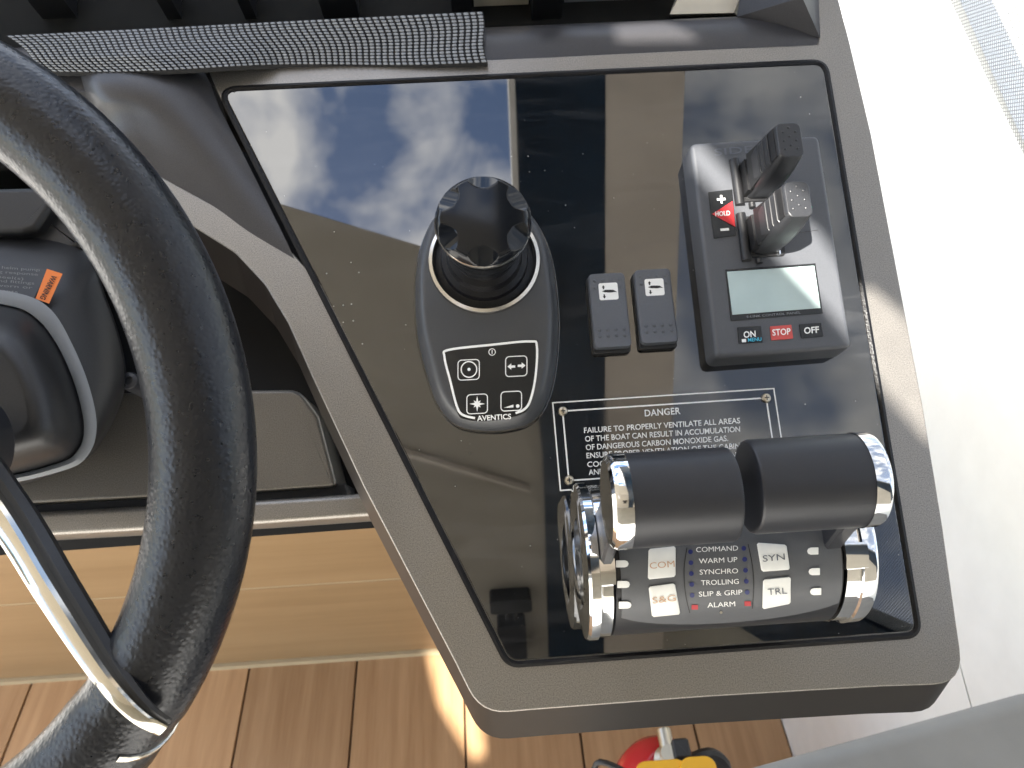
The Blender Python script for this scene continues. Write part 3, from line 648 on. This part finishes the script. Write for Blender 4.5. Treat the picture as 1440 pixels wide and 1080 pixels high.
# ================================================================== ROCKER SWITCHES
def rocker(cx_, cy_, label):
    c = P(cx_, cy_, 0.008); u0, v0 = c[0], c[1]
    t = thing('rocker_switch', label, 'switch', (u0, v0, 0.0012), group='rocker switches side by side on the panel')
    m_ = MB(); m_.plate(rrect(0.0236, 0.0500, 0.0025, (u0-0.0004, v0-0.0015)), 0.0005, 0.0055, 0.0008); part('housing', m_, 'bezel_black', t)
    zf = lambda x, y: 0.0022*(((y-v0)/0.0245)**2)-(0.0012 if y > v0 else 0)*((y-v0)/0.0245)
    out = ccw(rrect(0.0228, 0.0478, 0.0026, (u0, v0), 6))
    # top follows a shallow rocker curve: build as rows
    m_ = MB(); ns = 14; rows = []
    def halfw(y): 
        d_ = abs(y-v0); return 0.0114-(0.0026-sqrt(max(0, 0.0026**2-max(0, d_-(0.0239-0.0026))**2)))
    yy = [v0-0.0239*cos(pi*k/24) for k in range(25)]
    for y in yy:
        w_ = max(halfw(y), 0.0088); z = 0.0088+zf(0, y); e = 0.0011 if 0 < yy.index(y) < 24 else 0.0022
        rows.append([(u0-w_, y, 0.004), (u0-w_, y, z-e), (u0-w_+0.0004, y, z-e*0.4), (u0-w_+0.0014, y, z if e < 0.002 else z-0.0012), (u0, y, z+0.0001 if e < 0.002 else z-0.0012), (u0+w_-0.0014, y, z if e < 0.002 else z-0.0012), (u0+w_-0.0004, y, z-e*0.4), (u0+w_, y, z-e), (u0+w_, y, 0.004)])
    m_.rings(rows, True, True, False); act = part('actuator', m_, 'plastic_grey', t, 50)
    top = lambda x, y: 0.0088+zf(0, y)
    m_ = MB()
    for yy_ in (-0.0125, -0.0165):
        for k in range(4): m_.lathe([(0.0012, -0.0002), (0.0010, 0.0006), (0.0005, 0.0010)], (u0-0.0076+0.0051*k, v0+yy_, top(0, v0+yy_)), 10)
    for k in range(4): m_.lathe([(0.0012, -0.0002), (0.0010, 0.0005), (0.0005, 0.0008)], (u0-0.0076+0.0051*k, v0+0.0195, top(0, v0+0.0195)), 10)
    for k in (0, 3): m_.lathe([(0.0012, -0.0002), (0.0010, 0.0005), (0.0005, 0.0008)], (u0-0.0076+0.0051*k, v0+0.0150, top(0, v0+0.0150)), 10)
    part('grip_dots', m_, 'plastic_grey', act, kind='stuff')
    ic0 = (u0+0.0004, v0+0.0122)
    m_ = MB(); o_ = rrect(0.0118, 0.0108, 0.0012, ic0); m_.rings([[(x, y, top(x, y)-0.0002) for x, y in o_], [(x, y, top(x, y)+0.00025) for x, y in o_]], False, True); pl = part('icon_plate', m_, 'white_print', act)
    q = lambda a, b: (ic0[0]+a*0.00115, ic0[1]+b*0.00118, top(0, ic0[1]+b*0.00118)+0.00045)
    m_ = MB()
    m_.add([q(-3.6, 0.1), q(-1.6, 0.9), q(1.4, 0.75), q(2.9, 0.55), q(4.6, -0.7), q(3.2, -0.55), q(1, -0.75), q(-2, -0.5)], [tuple(range(8))])
    m_.add([q(-3.0, 1.2), q(-2.2, 1.2), q(-2.2, 2.2), q(-1.7, 2.2), q(-2.6, 3.4), q(-3.5, 2.2), q(-3.0, 2.2)], [tuple(range(7))])
    m_.add([q(-2.9, -1.5), q(-2.1, -1.5), q(-2.1, -2.6), q(-1.6, -2.6), q(-2.5, -3.9), q(-3.4, -2.6), q(-2.9, -2.6)], [tuple(range(7))])
    flat('pictogram', m_, 'faint_print', pl)
rocker(857, 437, 'grey rocker switch with white boat pictogram, the one next to the joystick unit')
rocker(922, 431, 'grey rocker switch with white boat pictogram, the one next to the thruster panel')

# ================================================================== THRUSTER CONTROL
th = thing('thruster_control', 'dark grey thruster control panel with two upright levers, small display and STOP button', 'control panel', (0.162, 0.074, 0.0012))
HT = 0.021
ho = ccw(roundpoly([(0.1212, 0.1440), (0.2040, 0.1452), (0.2034, 0.0052), (0.1208, 0.0038)], 0.0045, 5))
mb = MB(); mb.rings([[(x, y, z) for x, y in inset(ho, d_)] for d_, z in ((-0.0006, 0.001), (0, HT-0.0032), (0.0005, HT-0.0016), (0.0014, HT-0.0006), (0.0030, HT))]); part('housing', mb, 'housing_grey', th, 50)
ft = onh(HT+0.0003); ft2 = onh(HT+0.0006)
flat('lettering', text_px('SIDE', (1005, 219), (1059, 214), 10, ft, 0.0), 'grey_print', th)
def key(name, px, material, hgt=0.0007, r_=0.0006):
    m_ = MB(); m_.plate(ccw(roundpoly(PXY(px, HT+hgt), r_, 3)), HT-0.0005, HT+hgt, 0.0002, 2); return part(name, m_, material, th)
k1 = key('hold_key', [(996, 270), (1030, 266), (1035, 331), (1004, 335)], 'label_black')
fk = onh(HT+0.0011)
flat('arrow_mark', poly_px([(1001, 301), (1030, 283), (1034, 319)], fk), 'red_print', k1)
fk2 = onh(HT+0.0014)
flat('lettering', text_px('HOLD', (1006, 304), (1027, 302.5), 6.5, fk2, 0.03), 'white_print', k1)
ic = poly_px([(1012.5, 274.5), (1015.5, 274.3), (1016.5, 286), (1013.5, 286.2)], fk2); grow(ic, poly_px([(1008, 279), (1020, 278), (1020.3, 281.2), (1008.3, 282.2)], fk2), poly_px([(1013, 321.5), (1025, 320.5), (1025.3, 324), (1013.3, 325)], fk2)); flat('lettering', ic, 'white_print', k1)
k2 = key('hold_key', [(1118, 262), (1146, 260), (1152, 323), (1124, 327)], 'housing_grey')
flat('arrow_mark', poly_px([(1122, 280), (1143, 291), (1125, 303)], fk), 'green_print', k2)
lcd = [(1023, 382), (1145, 373), (1155, 436), (1031, 446)]
m_ = MB(); m_.plate(ccw(PXY([(1020, 379), (1147, 370), (1157.5, 440.5), (1028, 451)], HT+0.0006)), HT-0.001, HT+0.0006, 0.0003); scrn = part('display', m_, 'label_black', th)
m_ = MB(); m_.plate(ccw(PXY([(1022.5, 382), (1145, 373.5), (1154, 433), (1030, 442.5)], HT+0.0009)), HT, HT+0.0009, 0.0002); part('screen', m_, 'lcd', scrn)
flat('lettering', text_px('S-LINK CONTROL PANEL', (1050, 447.0), (1126, 440.8), 3.2, onh(HT+0.0010), 0.0), 'grey_trim', scrn)
kk = key('on_key', [(1037, 460), (1070, 458), (1073, 481), (1039, 483)], 'label_black')
flat('lettering', text_px('ON', (1046, 475), (1063, 473.5), 9, fk2, 0.02), 'white_print', kk)
flat('lettering', text_px('MENU', (1052, 480.5), (1071, 479), 5, fk2, 0.02), 'cyan_print', kk)
flat('icon', poly_px([(1043, 477), (1049, 476.5), (1049.5, 481), (1043.5, 481.5)], fk2), 'white_print', kk)
kk = key('stop_key', [(1083, 459), (1113, 456.5), (1115.5, 476), (1085, 478.5)], 'stop_red')
flat('lettering', text_px('STOP', (1086.5, 472), (1112, 470), 9, fk2, 0.015), 'white_print', kk)
kk = key('off_key', [(1124, 456), (1155, 453.5), (1158, 473), (1127, 475.5)], 'label_black')
flat('lettering', text_px('OFF', (1131, 469.3), (1152, 467.6), 9, fk2, 0.02), 'white_print', kk)
def lever(u0, v0, lab):
    secs = []; LZ = lambda h: HT+(h-0.0125)*1.055
    for h, wu, wv, du, dv, r_ in ((0.010, .0190, .0235, -.0015, 0, .004), (0.020, .0190, .0250, -.0010, .0005, .006), (0.027, .0195, .0262, 0, .001, .006), (0.036, .0188, .0262, .001, .0015, .0055), (0.044, .0175, .0252, .0020, .002, .0050),
                                  (0.0535, .0150, .0222, .0035, .003, .004), (0.0556, .0142, .0212, .0037, .003, .0036), (0.0562, .0126, .0194, .0037, .003, .003)):
        secs.append([(x, y, LZ(h)) for x, y in rrect(wu, wv, r_, (u0+0.0015+du, v0+dv), 5)])
    m_ = MB(); m_.rings(secs); lv = part('lever', m_, 'lever_grey', th, 40, lab)
    # ribbed thumb pad on the left flank
    m_ = MB(); x0 = u0-0.0098
    m_.rings([[(x0-0.0006, v0+y, LZ(z)), (x0+0.003, v0+y, LZ(z)), (x0+0.003, v0+y*1.0, LZ(z+0.012)), (x0-0.0002, v0+y*0.95, LZ(z+0.012))] for y, z in ((-0.0105, 0.011), (-0.0098, 0.011), (0.0098, 0.011), (0.0105, 0.011))]); part('flank', m_, 'bezel_black', lv)
    m_ = MB(); m_.rings([[(u0-0.0089, v0+.001+y, LZ(0.0245)), (u0-0.003, v0+.001+y, LZ(0.0235)), (u0+0.002, v0+.003+y*.8, LZ(0.0535)), (u0-0.0029, v0+.003+y*.76, LZ(0.0535))] for y in (-0.0113, -0.0106, 0.0106, 0.0113)]); part('thumb_pad', m_, 'bezel_black', lv)
    for z in (0.0375, 0.0425, 0.0475):
        m_ = MB(); k = (z-0.0245)/0.029; x_ = u0-0.0089+0.0060*k; v1 = v0+0.001+0.002*k
        z = LZ(z); m_.tube([(x_+0.0006, v1-0.0092, z), (x_-0.0004, v1-0.0080, z), (x_-0.0004, v1+0.0080, z), (x_+0.0006, v1+0.0092, z)], 0.00075, 8); part('rib', m_, 'bezel_black', lv)
    m_ = MB()
    for a, b in ((-3, 3.6), (0, 5.6), (3, 3.6), (-3, -0.4), (0, 1.5), (3, -0.4), (0, -2.6), (-3, -4.2), (3, -4.2)): m_.lathe([(0.00085, -0.0002), (0.0007, 0.0003), (0.00035, 0.0005)], (u0+0.0052+a*0.00120, v0+0.003+b*0.00135, LZ(0.0562)), 8)
    part('grip_dots', m_, 'lever_grey', lv, kind='stuff')
    m_ = MB(); m_.tube([(u0-0.0128, v0-0.0155, HT+0.0015), (u0-0.0128, v0+0.0150, HT+0.0015)], 0.0030, 14); part('hinge_bar', m_, 'bezel_black', lv)
    m_ = MB(); m_.plate(rrect(0.024, 0.0270, 0.003, (u0, v0)), HT-0.001, HT+0.0015, 0.0008); part('base', m_, 'bezel_black', lv)
    m_ = MB(); m_.lathe([(0.0021, 0), (0.0021, 0.003), (0.001, 0.0034)], (u0-0.0055, v0-0.0148, HT+0.002), 14, ax=((1, 0, 0), (0, 0, 1), (0, -1, 0))); part('pivot_pin', m_, 'bezel_black', lv)
    m_ = MB(); m_.lathe([(0.0016, -0.004), (0.0016, 0.003), (0.0008, 0.0034)], (u0+0.0070, v0-0.0100, HT+0.002), 12, ax=((1, 0, 0), (0, 0, 1), (0, -1, 0))); part('pivot_pin', m_, 'chrome', lv)
lever(0.1598, 0.1150, None); lever(0.1594, 0.0786, None)

# ================================================================== DANGER PLATE
sg = thing('danger_sign', 'black engraved DANGER plate about carbon monoxide with white border', 'sign', (0.092, -0.04, 0.0012))
sq = [(0.0230, -0.0130), (0.1602, -0.0123), (0.1610, -0.0668), (0.0236, -0.0675)]
mb = MB(); mb.plate(ccw(sq), 0.0009, 0.0026, 0.0003, 2); part('plate', mb, 'sign_black', sg, 10)
def xy_stroke(pts, wd, z, closed=True):
    m_ = MB(); q = [np.array(p) for p in pts]; a = ccw([tuple(p) for p in q]); b = inset(a, wd); n = len(a)
    m_.add([(x, y, z) for x, y in a]+[(x, y, z) for x, y in b], [(i, (i+1) % n, n+(i+1) % n, n+i) for i in range(n)]); return m_
flat('border', xy_stroke(inset(ccw(sq), 0.00035), 0.0008, 0.0029), 'white_print', sg)
flat('border', xy_stroke(inset(ccw(sq), 0.0058), 0.0009, 0.0029), 'white_print', sg)
for (x, y) in inset(ccw(sq), 0.0064):
    m_ = MB(); m_.lathe([(0.0030, 0.0022), (0.0030, 0.0032), (0.0024, 0.0042), (0.0010, 0.0046)], (x, y, 0), 20); s_ = part('screw', m_, 'brass', sg)
    m_ = MB(); m_.box(x-0.0014, x+0.0014, y-0.0003, y+0.0003, 0.0040, 0.0049); m_.box(x-0.0003, x+0.0003, y-0.0014, y+0.0014, 0.0040, 0.0048); part('recess', m_, 'cavity', s_)
fs = onh(0.0030)
flat('lettering', text_px('DANGER', (907, 585.5), (957, 582), 9.5, fs, 0.016, 1.05), 'white_print', sg)
for s, a, b in (('FAILURE TO PROPERLY VENTILATE ALL AREAS', (821.5, 609), (1041, 595)), ('OF THE BOAT CAN RESULT IN ACCUMULATION', (823, 621), (1041, 607)), ('OF DANGEROUS CARBON MONOXIDE GAS.', (824, 633), (1024, 620)),
                ('ENSURE PROPER VENTILATION OF THE CABIN &', (825, 644.5), (1051, 630)), ('COCKPIT AREA WHEN RUNNING ENGINE(S)', (826, 657), (1054, 642)), ('AND/OR GENERATOR(S)', (828, 668), (940, 660))):
    flat('lettering', text_px(s, a, b, 7.9, fs, 0.012), 'white_print', sg)
# ================================================================== THROTTLE CONTROL
tr = thing('throttle_control', 'twin throttle control with black cylindrical handles, chrome discs and lit key face', 'throttle', (0.098, -0.108, 0.0012))
VA, HA, RB = -0.108, 0.0405, 0.0393
UX = ((0, 0, 1), (0, 1, 0), (1, 0, 0))               # lathe along +u
def lathe_u(prof, n=64, cap0=True, cap1=True, c=(VA, HA)):
    m_ = MB(); m_.lathe([(r, u) for r, u in prof], (0, c[0], c[1]), n, cap0, cap1, ax=UX); return m_
part('body', lathe_u([(RB-0.002, 0.0405), (RB, 0.0415), (RB, 0.1545), (RB-0.002, 0.1555)], 80), 'drum_black', tr)
mb = MB(); mb.plate(rrect(0.112, 0.062, 0.008, (0.098, VA)), 0.0008, 0.020, 0.003); part('foot', mb, 'soft_black', tr)
def cyl(px, py, r):
    """pixel -> point on the cylinder of radius r about the axis"""
    d = ray(px, py); o = CAMP-np.array([0, VA, HA]); a = d[1]**2+d[2]**2; b = o[1]*d[1]+o[2]*d[2]; c = o[1]**2+o[2]**2-r*r
    D = b*b-a*c
    if D < 0: D = 0
    return CAMP+d*((-b-sqrt(D))/a)
def cu(u, ang, r): return (u, VA-r*sin(ang), HA+r*cos(ang))   # ang from the top towards the driver
RF = 0.0402
# face plate: conforms to the drum, curved lower edge
us = np.linspace(0.0440, 0.1535, 25); mb = MB(); rows = []
def amax(u): k = (u-0.0988)/0.0548; return radians(62-14*k*k-2*k**8)
for j in range(25):
    rows.append([cu(u, -0.9+(amax(u)+0.9)*j/24, RF) for u in us])
low = [cu(u, amax(u)+0.012, RB-0.0005) for u in us]; up = [cu(u, -0.92, RB-0.0005) for u in us]
mb.rings([up]+rows+[low], False, False, False)
for q in (0, 24): mb.rings([[r_[q] for r_ in rows], [cu(us[q], -0.9+(amax(us[q])+0.9)*j/24, RB-0.0005) for j in range(25)]], False, False, False)
face = part('face_plate', mb, 'face_grey', tr, 50)
fc = lambda px, py: cyl(px, py, RF+0.0003)
def on_drum(name, px, r, material, parent, r_=0.0012, thick=0.0009):
    pts = []
    for k in range(len(px)):
        a, b = np.array(px[k], float), np.array(px[(k+1) % len(px)], float)
        for t_ in (0.06, 0.25, 0.5, 0.75, 0.94): pts.append(a+(b-a)*t_)
    c = np.mean(pts, 0); m_ = MB()
    top = [[tuple(cyl(*(c+(p-c)*k), r)) for p in pts] for k in (0.95, 0.6, 0.3)]
    m_.rings([[tuple(cyl(*p, r-thick-0.001)) for p in pts], [tuple(cyl(*p, r-0.0003)) for p in pts]]+top, False, True); return part(name, m_, material, parent, 50)
KEY = {'COM': [(912, 772), (950, 768), (950, 811), (911, 815)], 'S&G': [(912, 825), (949, 820), (957, 864), (917, 868)], 'SYN': [(1064, 763), (1106, 766), (1111, 801), (1071, 804)], 'TRL': [(1073, 815), (1112, 811), (1112, 849), (1072, 857)]}
TX = {'COM': ((914, 800), (949, 797)), 'S&G': ((918, 849), (951, 845)), 'SYN': ((1073, 790), (1104, 787)), 'TRL': ((1080, 837), (1107, 835))}
for k_, px in KEY.items():
    kb = on_drum('key', px, RF+0.0010, 'silver_button', tr)
    flat('lettering', text_px(k_, *TX[k_], 9.2, lambda x, y: cyl(x, y, RF+0.0014), 0.0), 'orange_print' if k_ in ('COM', 'S&G') else 'grey_print', kb)
for s, a, b in (('COMMAND', (979, 776.5), (1038, 774)), ('WARM UP', (983, 792.5), (1037, 790)), ('SYNCHRO', (984, 808), (1038, 806)), ('TROLLING', (986, 823), (1039, 821)), ('SLIP & GRIP', (983, 839), (1044, 836)), ('ALARM', (995, 854.5), (1034, 852.5))):
    flat('lettering', text_px(s, a, b, 7.2, fc, 0.0), 'white_print', face)
sq_ = lambda x, y, w_, h_: [(x-w_, y-h_), (x+w_, y-h_), (x+w_, y+h_), (x-w_, y+h_)]
for k in range(5):
    flat('indicator_light', poly_px(circ(971+0.6*k, 776+15.3*k, 3.4, 12), fc), 'blue_led', face)
    flat('indicator_light', poly_px(circ(1046+1.2*k, 771+15.5*k, 3.4, 12), fc), 'blue_led', face)
flat('indicator_light', poly_px(sq_(977, 854, 4.5, 3.3), fc), 'alarm_red', face); flat('indicator_light', poly_px(sq_(1051.5, 849, 4.5, 3.3), fc), 'alarm_red', face)
flat('indicator_light', poly_px(circ(1014, 861.5, 2.0, 10), fc), 'brass', face)
flat('face_line', stroke(smooth([(966, 770), (962, 800), (964, 835), (970, 862)], 5, False), 1.2, fc), 'faint_print', face)
flat('face_line', stroke(smooth([(1052, 765), (1058, 795), (1060, 825), (1058, 856)], 5, False), 1.2, fc), 'faint_print', face)
for x0, y0, x1 in ((866, 793, 884), (868, 822, 886), (870, 851, 888)):
    on_drum('lever_scale_light', [(x0, y0-5), (x1-5, y0-5.2), (x1-1.5, y0-3.6), (x1, y0-.2), (x1-1.5, y0+3.4), (x1-5, y0+4.8), (x0, y0+5)], RF+0.0007, 'white_led', face, thick=0.0003)
for x0, y0, x1 in ((1135, 775, 1151), (1137, 804, 1153), (1139, 832, 1155)):
    on_drum('lever_scale_light', [(x0, y0), (x0+1.5, y0-3.5), (x0+5, y0-5), (x1, y0-5.3), (x1, y0+4.7), (x0+5, y0+5), (x0+1.5, y0+3.5)], RF+0.0007, 'white_led', face, thick=0.0003)
# chrome discs at both ends, with bored centres
R_ = 0.0412
def disc(uo, ui, sgn):
    # uo: outer face, ui: inner side; profile from the bore outwards
    t = abs(ui-uo); q = lambda f_: uo+(ui-uo)*f_
    m_ = lathe_u([(0.0235, q(1.0)), (0.0235, q(0.12)), (0.0255, q(0.03)), (0.0275, q(0.0)), (0.0345, q(0.04)), (0.0360, q(0.06))], 72, False, False); d_ = part('disc_face', m_, 'chrome', tr, 30)
    m_ = lathe_u([(0.0360, q(0.06)), (0.0402, q(0.10)), (R_, q(0.20)), (R_, q(0.52)), (R_-0.0012, q(0.56)), (R_-0.0015, q(0.62)), (R_-0.0014, q(0.97)), (R_-0.004, q(1.0)), (0.0235, q(1.0))], 72, False, False); part('disc_rim', m_, 'chrome', d_, 30)
    m_ = lathe_u([(0.0001, q(0.62)), (0.0238, q(0.62))], 48, False, False); part('disc_recess', m_, 'bezel_black', d_)
disc(0.0268, 0.0405, -1); disc(0.1735, 0.1557, 1)
# boss on the rims at the lever roots
for u0, u1 in ((0.0338, 0.0412), (0.1548, 0.1660)):
    mb = MB(); mb.rings([[cu(u0, a, r) for a, r in ((0.00, R_-0.002), (0.0, R_+0.0012), (0.17, R_+0.0016), (0.30, R_+0.0006), (0.34, R_-0.002))], [cu(u1, a, r) for a, r in ((0.00, R_-0.002), (0.0, R_+0.0010), (0.17, R_+0.0014), (0.30, R_+0.0006), (0.34, R_-0.002))]]); part('boss', mb, 'chrome', tr)
# levers and handles
def handle(u0, u1, v0, h0, cap_u, arm_u0, arm_u1, label):
    r = 0.0207; s = 1 if u1 > u0 else -1       # u0: chrome outer end, u1: free end
    ck = 0.0085
    m_ = lathe_u([(r-0.0025, u0), (r-0.0006, u0+s*0.0012), (r+0.0002, u0+s*0.003), (r+0.0003, u0+s*ck)], 64, True, False, (v0, h0)); hd = part('handle', lathe_u([(r-0.0002, u0+s*ck*0.9), (r, u0+s*(ck+0.001)), (r, u1-s*0.002), (r-0.0006, u1-s*0.0006), (r-0.002, u1)], 64, True, True, (v0, h0)), 'soft_black', tr, 40, label)
    part('end_cap', m_, 'chrome', hd, 30)
    d0 = np.array([VA, HA]); d1 = np.array([v0, h0]); t_ = (d1-d0)/np.linalg.norm(d1-d0); n_ = np.array([-t_[1], t_[0]])
    path = []
    for k, w_ in ((0.10, 0.016), (0.30, 0.0145), (0.6, 0.012), (0.85, 0.012), (0.97, 0.010)):
        path.append((d0+(d1-d0)*k, w_))
    o_ = [tuple(p+n_*w_) for p, w_ in path]+[tuple(p-n_*w_) for p, w_ in reversed(path)]
    m_ = MB(); a0, a1 = sorted((arm_u0, arm_u1))
    m_.rings([[(a0, y, z) for y, z in inset(o_, 0.0015)], [(a0+0.0012, y, z) for y, z in o_], [(a1-0.0012, y, z) for y, z in o_], [(a1, y, z) for y, z in inset(o_, 0.0015)]]); part('lever_arm', m_, 'soft_black', hd, 30)
handle(0.0330, 0.0880, -0.0838, 0.130, None, 0.0345, 0.0405, None)
handle(0.1518, 0.0952, -0.0812, 0.130, None, 0.1455, 0.1545, None)

# ================================================================== STEERING WHEEL (plane square to the view axis)
def camp(px, py, dep): return CAMP+RC@np.array([(px-CX)/F*dep, -(py-CY)/F*dep, -dep])
WD = 0.310
WC = camp(-316, 653, WD); ER, EU, EO = RC@np.array([1., 0, 0]), RC@np.array([0, 1., 0]), RC@np.array([0, 0, 1.])
WR, WT = 603/F*WD, 0.0189
wheel = thing('steering_wheel', 'black leather steering wheel with chrome spoke ends left of the control panel', 'steering wheel', tuple(WC))
def wpt(a, rr, z): return WC+(ER*cos(a)+EU*sin(a))*rr+EO*z
NA, NM = 160, 36
SEAMS = [radians(-34.5), radians(-143)]
def rim_r(a, m):
    g = 0
    for s_ in SEAMS:
        d_ = abs((a-s_+pi) % (2*pi)-pi); g = max(g, 1-d_/0.035 if d_ < 0.035 else 0)
    return WT*(1+0.03*cos(2*m))-0.0016*g
mb = MB(); rings_ = []
for i in range(NA):
    a = 2*pi*i/NA; rings_.append([tuple(wpt(a, WR+rim_r(a, 2*pi*m/NM)*cos(2*pi*m/NM), rim_r(a, 2*pi*m/NM)*sin(2*pi*m/NM))) for m in range(NM)])
mb.rings(rings_+[rings_[0]], False, False); part('rim', mb, 'leather', wheel, 60)
def spoke(pts, name='spoke'):
    """pts: (px, py, depth, half width, half thick) centre line in pixels"""
    sp_ = smooth([(x, y, d_, w_, t_) for x, y, d_, w_, t_ in pts], 6, False); c = [camp(x, y, d_) for x, y, d_, _, _ in sp_]; rg = []; rb = []
    for i, p in enumerate(c):
        t = c[min(i+1, len(c)-1)]-c[max(i-1, 0)]; t /= np.linalg.norm(t); n_ = np.cross(EO, t); n_ /= np.linalg.norm(n_); o_ = np.cross(t, n_)
        w_, h_ = sp_[i][3], sp_[i][4]
        rg.append([tuple(p+n_*w_*x+o_*h_*y) for x, y in ((-1, -.3), (-1.0, .05), (-.72, .75), (-.35, 1.0), (.15, 1.0), (.55, .8), (.72, .45), (.72, -.3))])
        rb.append([tuple(p+n_*w_*x+o_*h_*y) for x, y in ((-.9, -1.6), (-.98, -.31), (1.15, -.31), (1.5, -.9), (1.35, -1.7), (.4, -2.0))])
    m_ = MB(); m_.rings(rg); s_ = part(name, m_, 'spoke_steel', wheel, 28); m_ = MB(); m_.rings(rb); part('spoke_backing', m_, 'bezel_black', s_, 30)
SP = [(-190, 575, .353, .0080, .0050), (-105, 592, .347, .0075, .0050), (0, 722, .334, .0066, .0048), (70, 833, .312, .0056, .0045), (130, 925, .296, .0046, .0040), (165, 974, .2885, .0040, .0028), (198, 1008, .2875, .0036, .0016), (230, 1026, .2915, .0030, .0010)]
spoke(SP)
spoke([(2*(CX-1036*WD/d_)-x, y, d_, w_, t_) for x, y, d_, w_, t_ in SP])
# chrome band where the spoke clasps the rim
for sa in SEAMS:
    m_ = MB(); rg = []
    for da, k in ((-0.007, 0.99), (-0.006, 1.025), (0.0, 1.04), (0.006, 1.025), (0.007, 0.99)):
        a = sa+da; rg.append([tuple(wpt(a-0.05*sin(radians(-20+m*11)), WR+WT*k*cos(radians(-30+m*11)), WT*k*sin(radians(-30+m*11)))) for m in range(9)])
    m_.rings(rg, False, False, False); part('rim_band', m_, 'spoke_steel', wheel, 50)
m_ = MB(); AXC = (ER, EU, EO)
m_.lathe([(0.010, -0.105), (0.030, -0.10), (0.0335, -0.062), (0.036, -0.058), (0.036, -0.030), (0.030, -0.026), (0.001, -0.025)], tuple(WC), 56, ax=AXC); part('hub', m_, 'soft_black', wheel, 30)
# ================================================================== HELM PUMP behind the wheel
pump = thing('helm_pump', 'black steering pump housing with grey trim ring and orange warning label behind the wheel', 'pump', tuple(P(-60, 560, -0.05)))
def ringpx(pts, h, n=6): return [tuple(P(x, y, h)) for x, y in smooth(pts, n)]
lo0 = [(-330, 470), (-230, 350), (-60, 322), (40, 330), (118, 352), (150, 420), (172, 490), (176, 545), (150, 610), (105, 655), (-20, 690), (-220, 680), (-330, 600)]
gr0 = [(-290, 480), (-210, 425), (-60, 405), (28, 413), (72, 436), (102, 485), (126, 545), (136, 600), (124, 640), (88, 662), (-20, 682), (-210, 672), (-290, 600)]
in0 = [(-275, 490), (-200, 445), (-60, 425), (18, 431), (56, 452), (86, 495), (108, 550), (118, 600), (110, 632), (80, 652), (-20, 672), (-200, 662), (-275, 600)]
mb = MB(); mb.rings([ringpx(lo0, -0.10), ringpx(lo0, -0.030), ringpx([(x*0.985+(-1), y*0.985+8) for x, y in lo0], -0.022), ringpx([(x*.4+gx*.6, y*.4+gy*.6) for (x, y), (gx, gy) in zip(lo0, gr0)], -0.006), ringpx(gr0, 0.004)], False, False); part('housing', mb, 'bezel_black', pump, 45)
mb = MB(); mb.rings([ringpx(gr0, 0.0035), ringpx(gr0, 0.0065), ringpx([(x*.5+gx*.5, y*.5+gy*.5) for (x, y), (gx, gy) in zip(in0, gr0)], 0.008), ringpx(in0, 0.0065), ringpx(in0, 0.003)], False, False); part('trim_ring', mb, 'grey_trim', pump, 50)
mid = [(x*.55-60*.45, y*.55+560*.45) for x, y in in0]
mb = MB(); mb.rings([ringpx(in0, 0.0035), ringpx([(x*.9-6, y*.9+56) for x, y in in0], 0.020), ringpx([(x*.75-15, y*.75+141) for x, y in in0], 0.034), ringpx(mid, 0.042)], False, True); part('cover', mb, 'bezel_black', pump, 60)
def onp(px, py, e_=0.0006):          # on the sloping shoulder of the housing between its outline and the trim ring
    return P(px, py, 0.0016+e_-0.00012*max(0, 420-py)*0.55+0.000)
st = [(-120, 372), (-30, 370), (30, 373), (66, 379), (47, 421), (15, 413), (-30, 408), (-120, 408)]
flat('warning_label', grid_fill([(x, y) for x, y in st], lambda x, y: P(x, y, 0.0052)), 'decal_grey', pump)
flat('warning_tab', poly_px([(66, 378), (88, 385), (69, 427), (50, 420)], lambda x, y: P(x, y, 0.0058)), 'orange', pump)
flat('lettering', text_px('WARNING', (73, 386), (56, 419), 8, lambda x, y: P(x, y, 0.0062), 0.02), 'faint_print', pump)
for k, s in enumerate(('highest helm pump', 'steering response', 'and wheel(s)', 'hoses and fittings', 'leaks, worn or', 'components')):
    y = 378+6.2*k; flat('lettering', text_px(s, (-35-2*k, y-3), (56-2.6*k-(18 if k in (2, 5) else 0), y+3.5), 4.0, lambda x, y_: P(x, y_, 0.0056), 0.0), 'grey_trim', pump)
for x, y in ((182, 536), (100, 328)):
    p = P(x, y, -0.028); mb = MB(); mb.lathe([(0.0060, -0.05), (0.0060, 0.0), (0.0052, 0.0015), (0.0030, 0.002), (0.0028, 0.0), (0.0002, 0.0)], tuple(p), 24); part('screw', mb, 'soft_black', pump)
# angular bracket and black lid above the pump
br = thing('dash_module', 'black plastic module with rounded lid above the steering pump', 'module', tuple(P(0, 300, -0.05)))
mb = MB(); mb.plate(ccw(roundpoly(PXY([(-260, 268), (68, 262), (80, 278), (50, 322), (30, 328), (-260, 336)], -0.012), [0, .004, .004, .006, .004, 0], 4)), -0.08, -0.012, 0.004, 4); part('lid', mb, 'bezel_black', br, 30)
mb = MB(); mb.plate(ccw(roundpoly(PXY([(-260, 300), (62, 296), (108, 304), (116, 345), (60, 372), (-260, 362)], -0.022), [0, .004, .006, .004, .006, 0], 4)), -0.09, -0.022, 0.005, 4); part('bracket', mb, 'bezel_black', br, 30)
mb = MB(); mb.plate(ccw(PXY([(-260, 205), (90, 205), (90, 238), (-260, 240)], -0.05)), -0.10, -0.05, 0.003, 3); part('crossbar', mb, 'dash_taupe', br, 30)
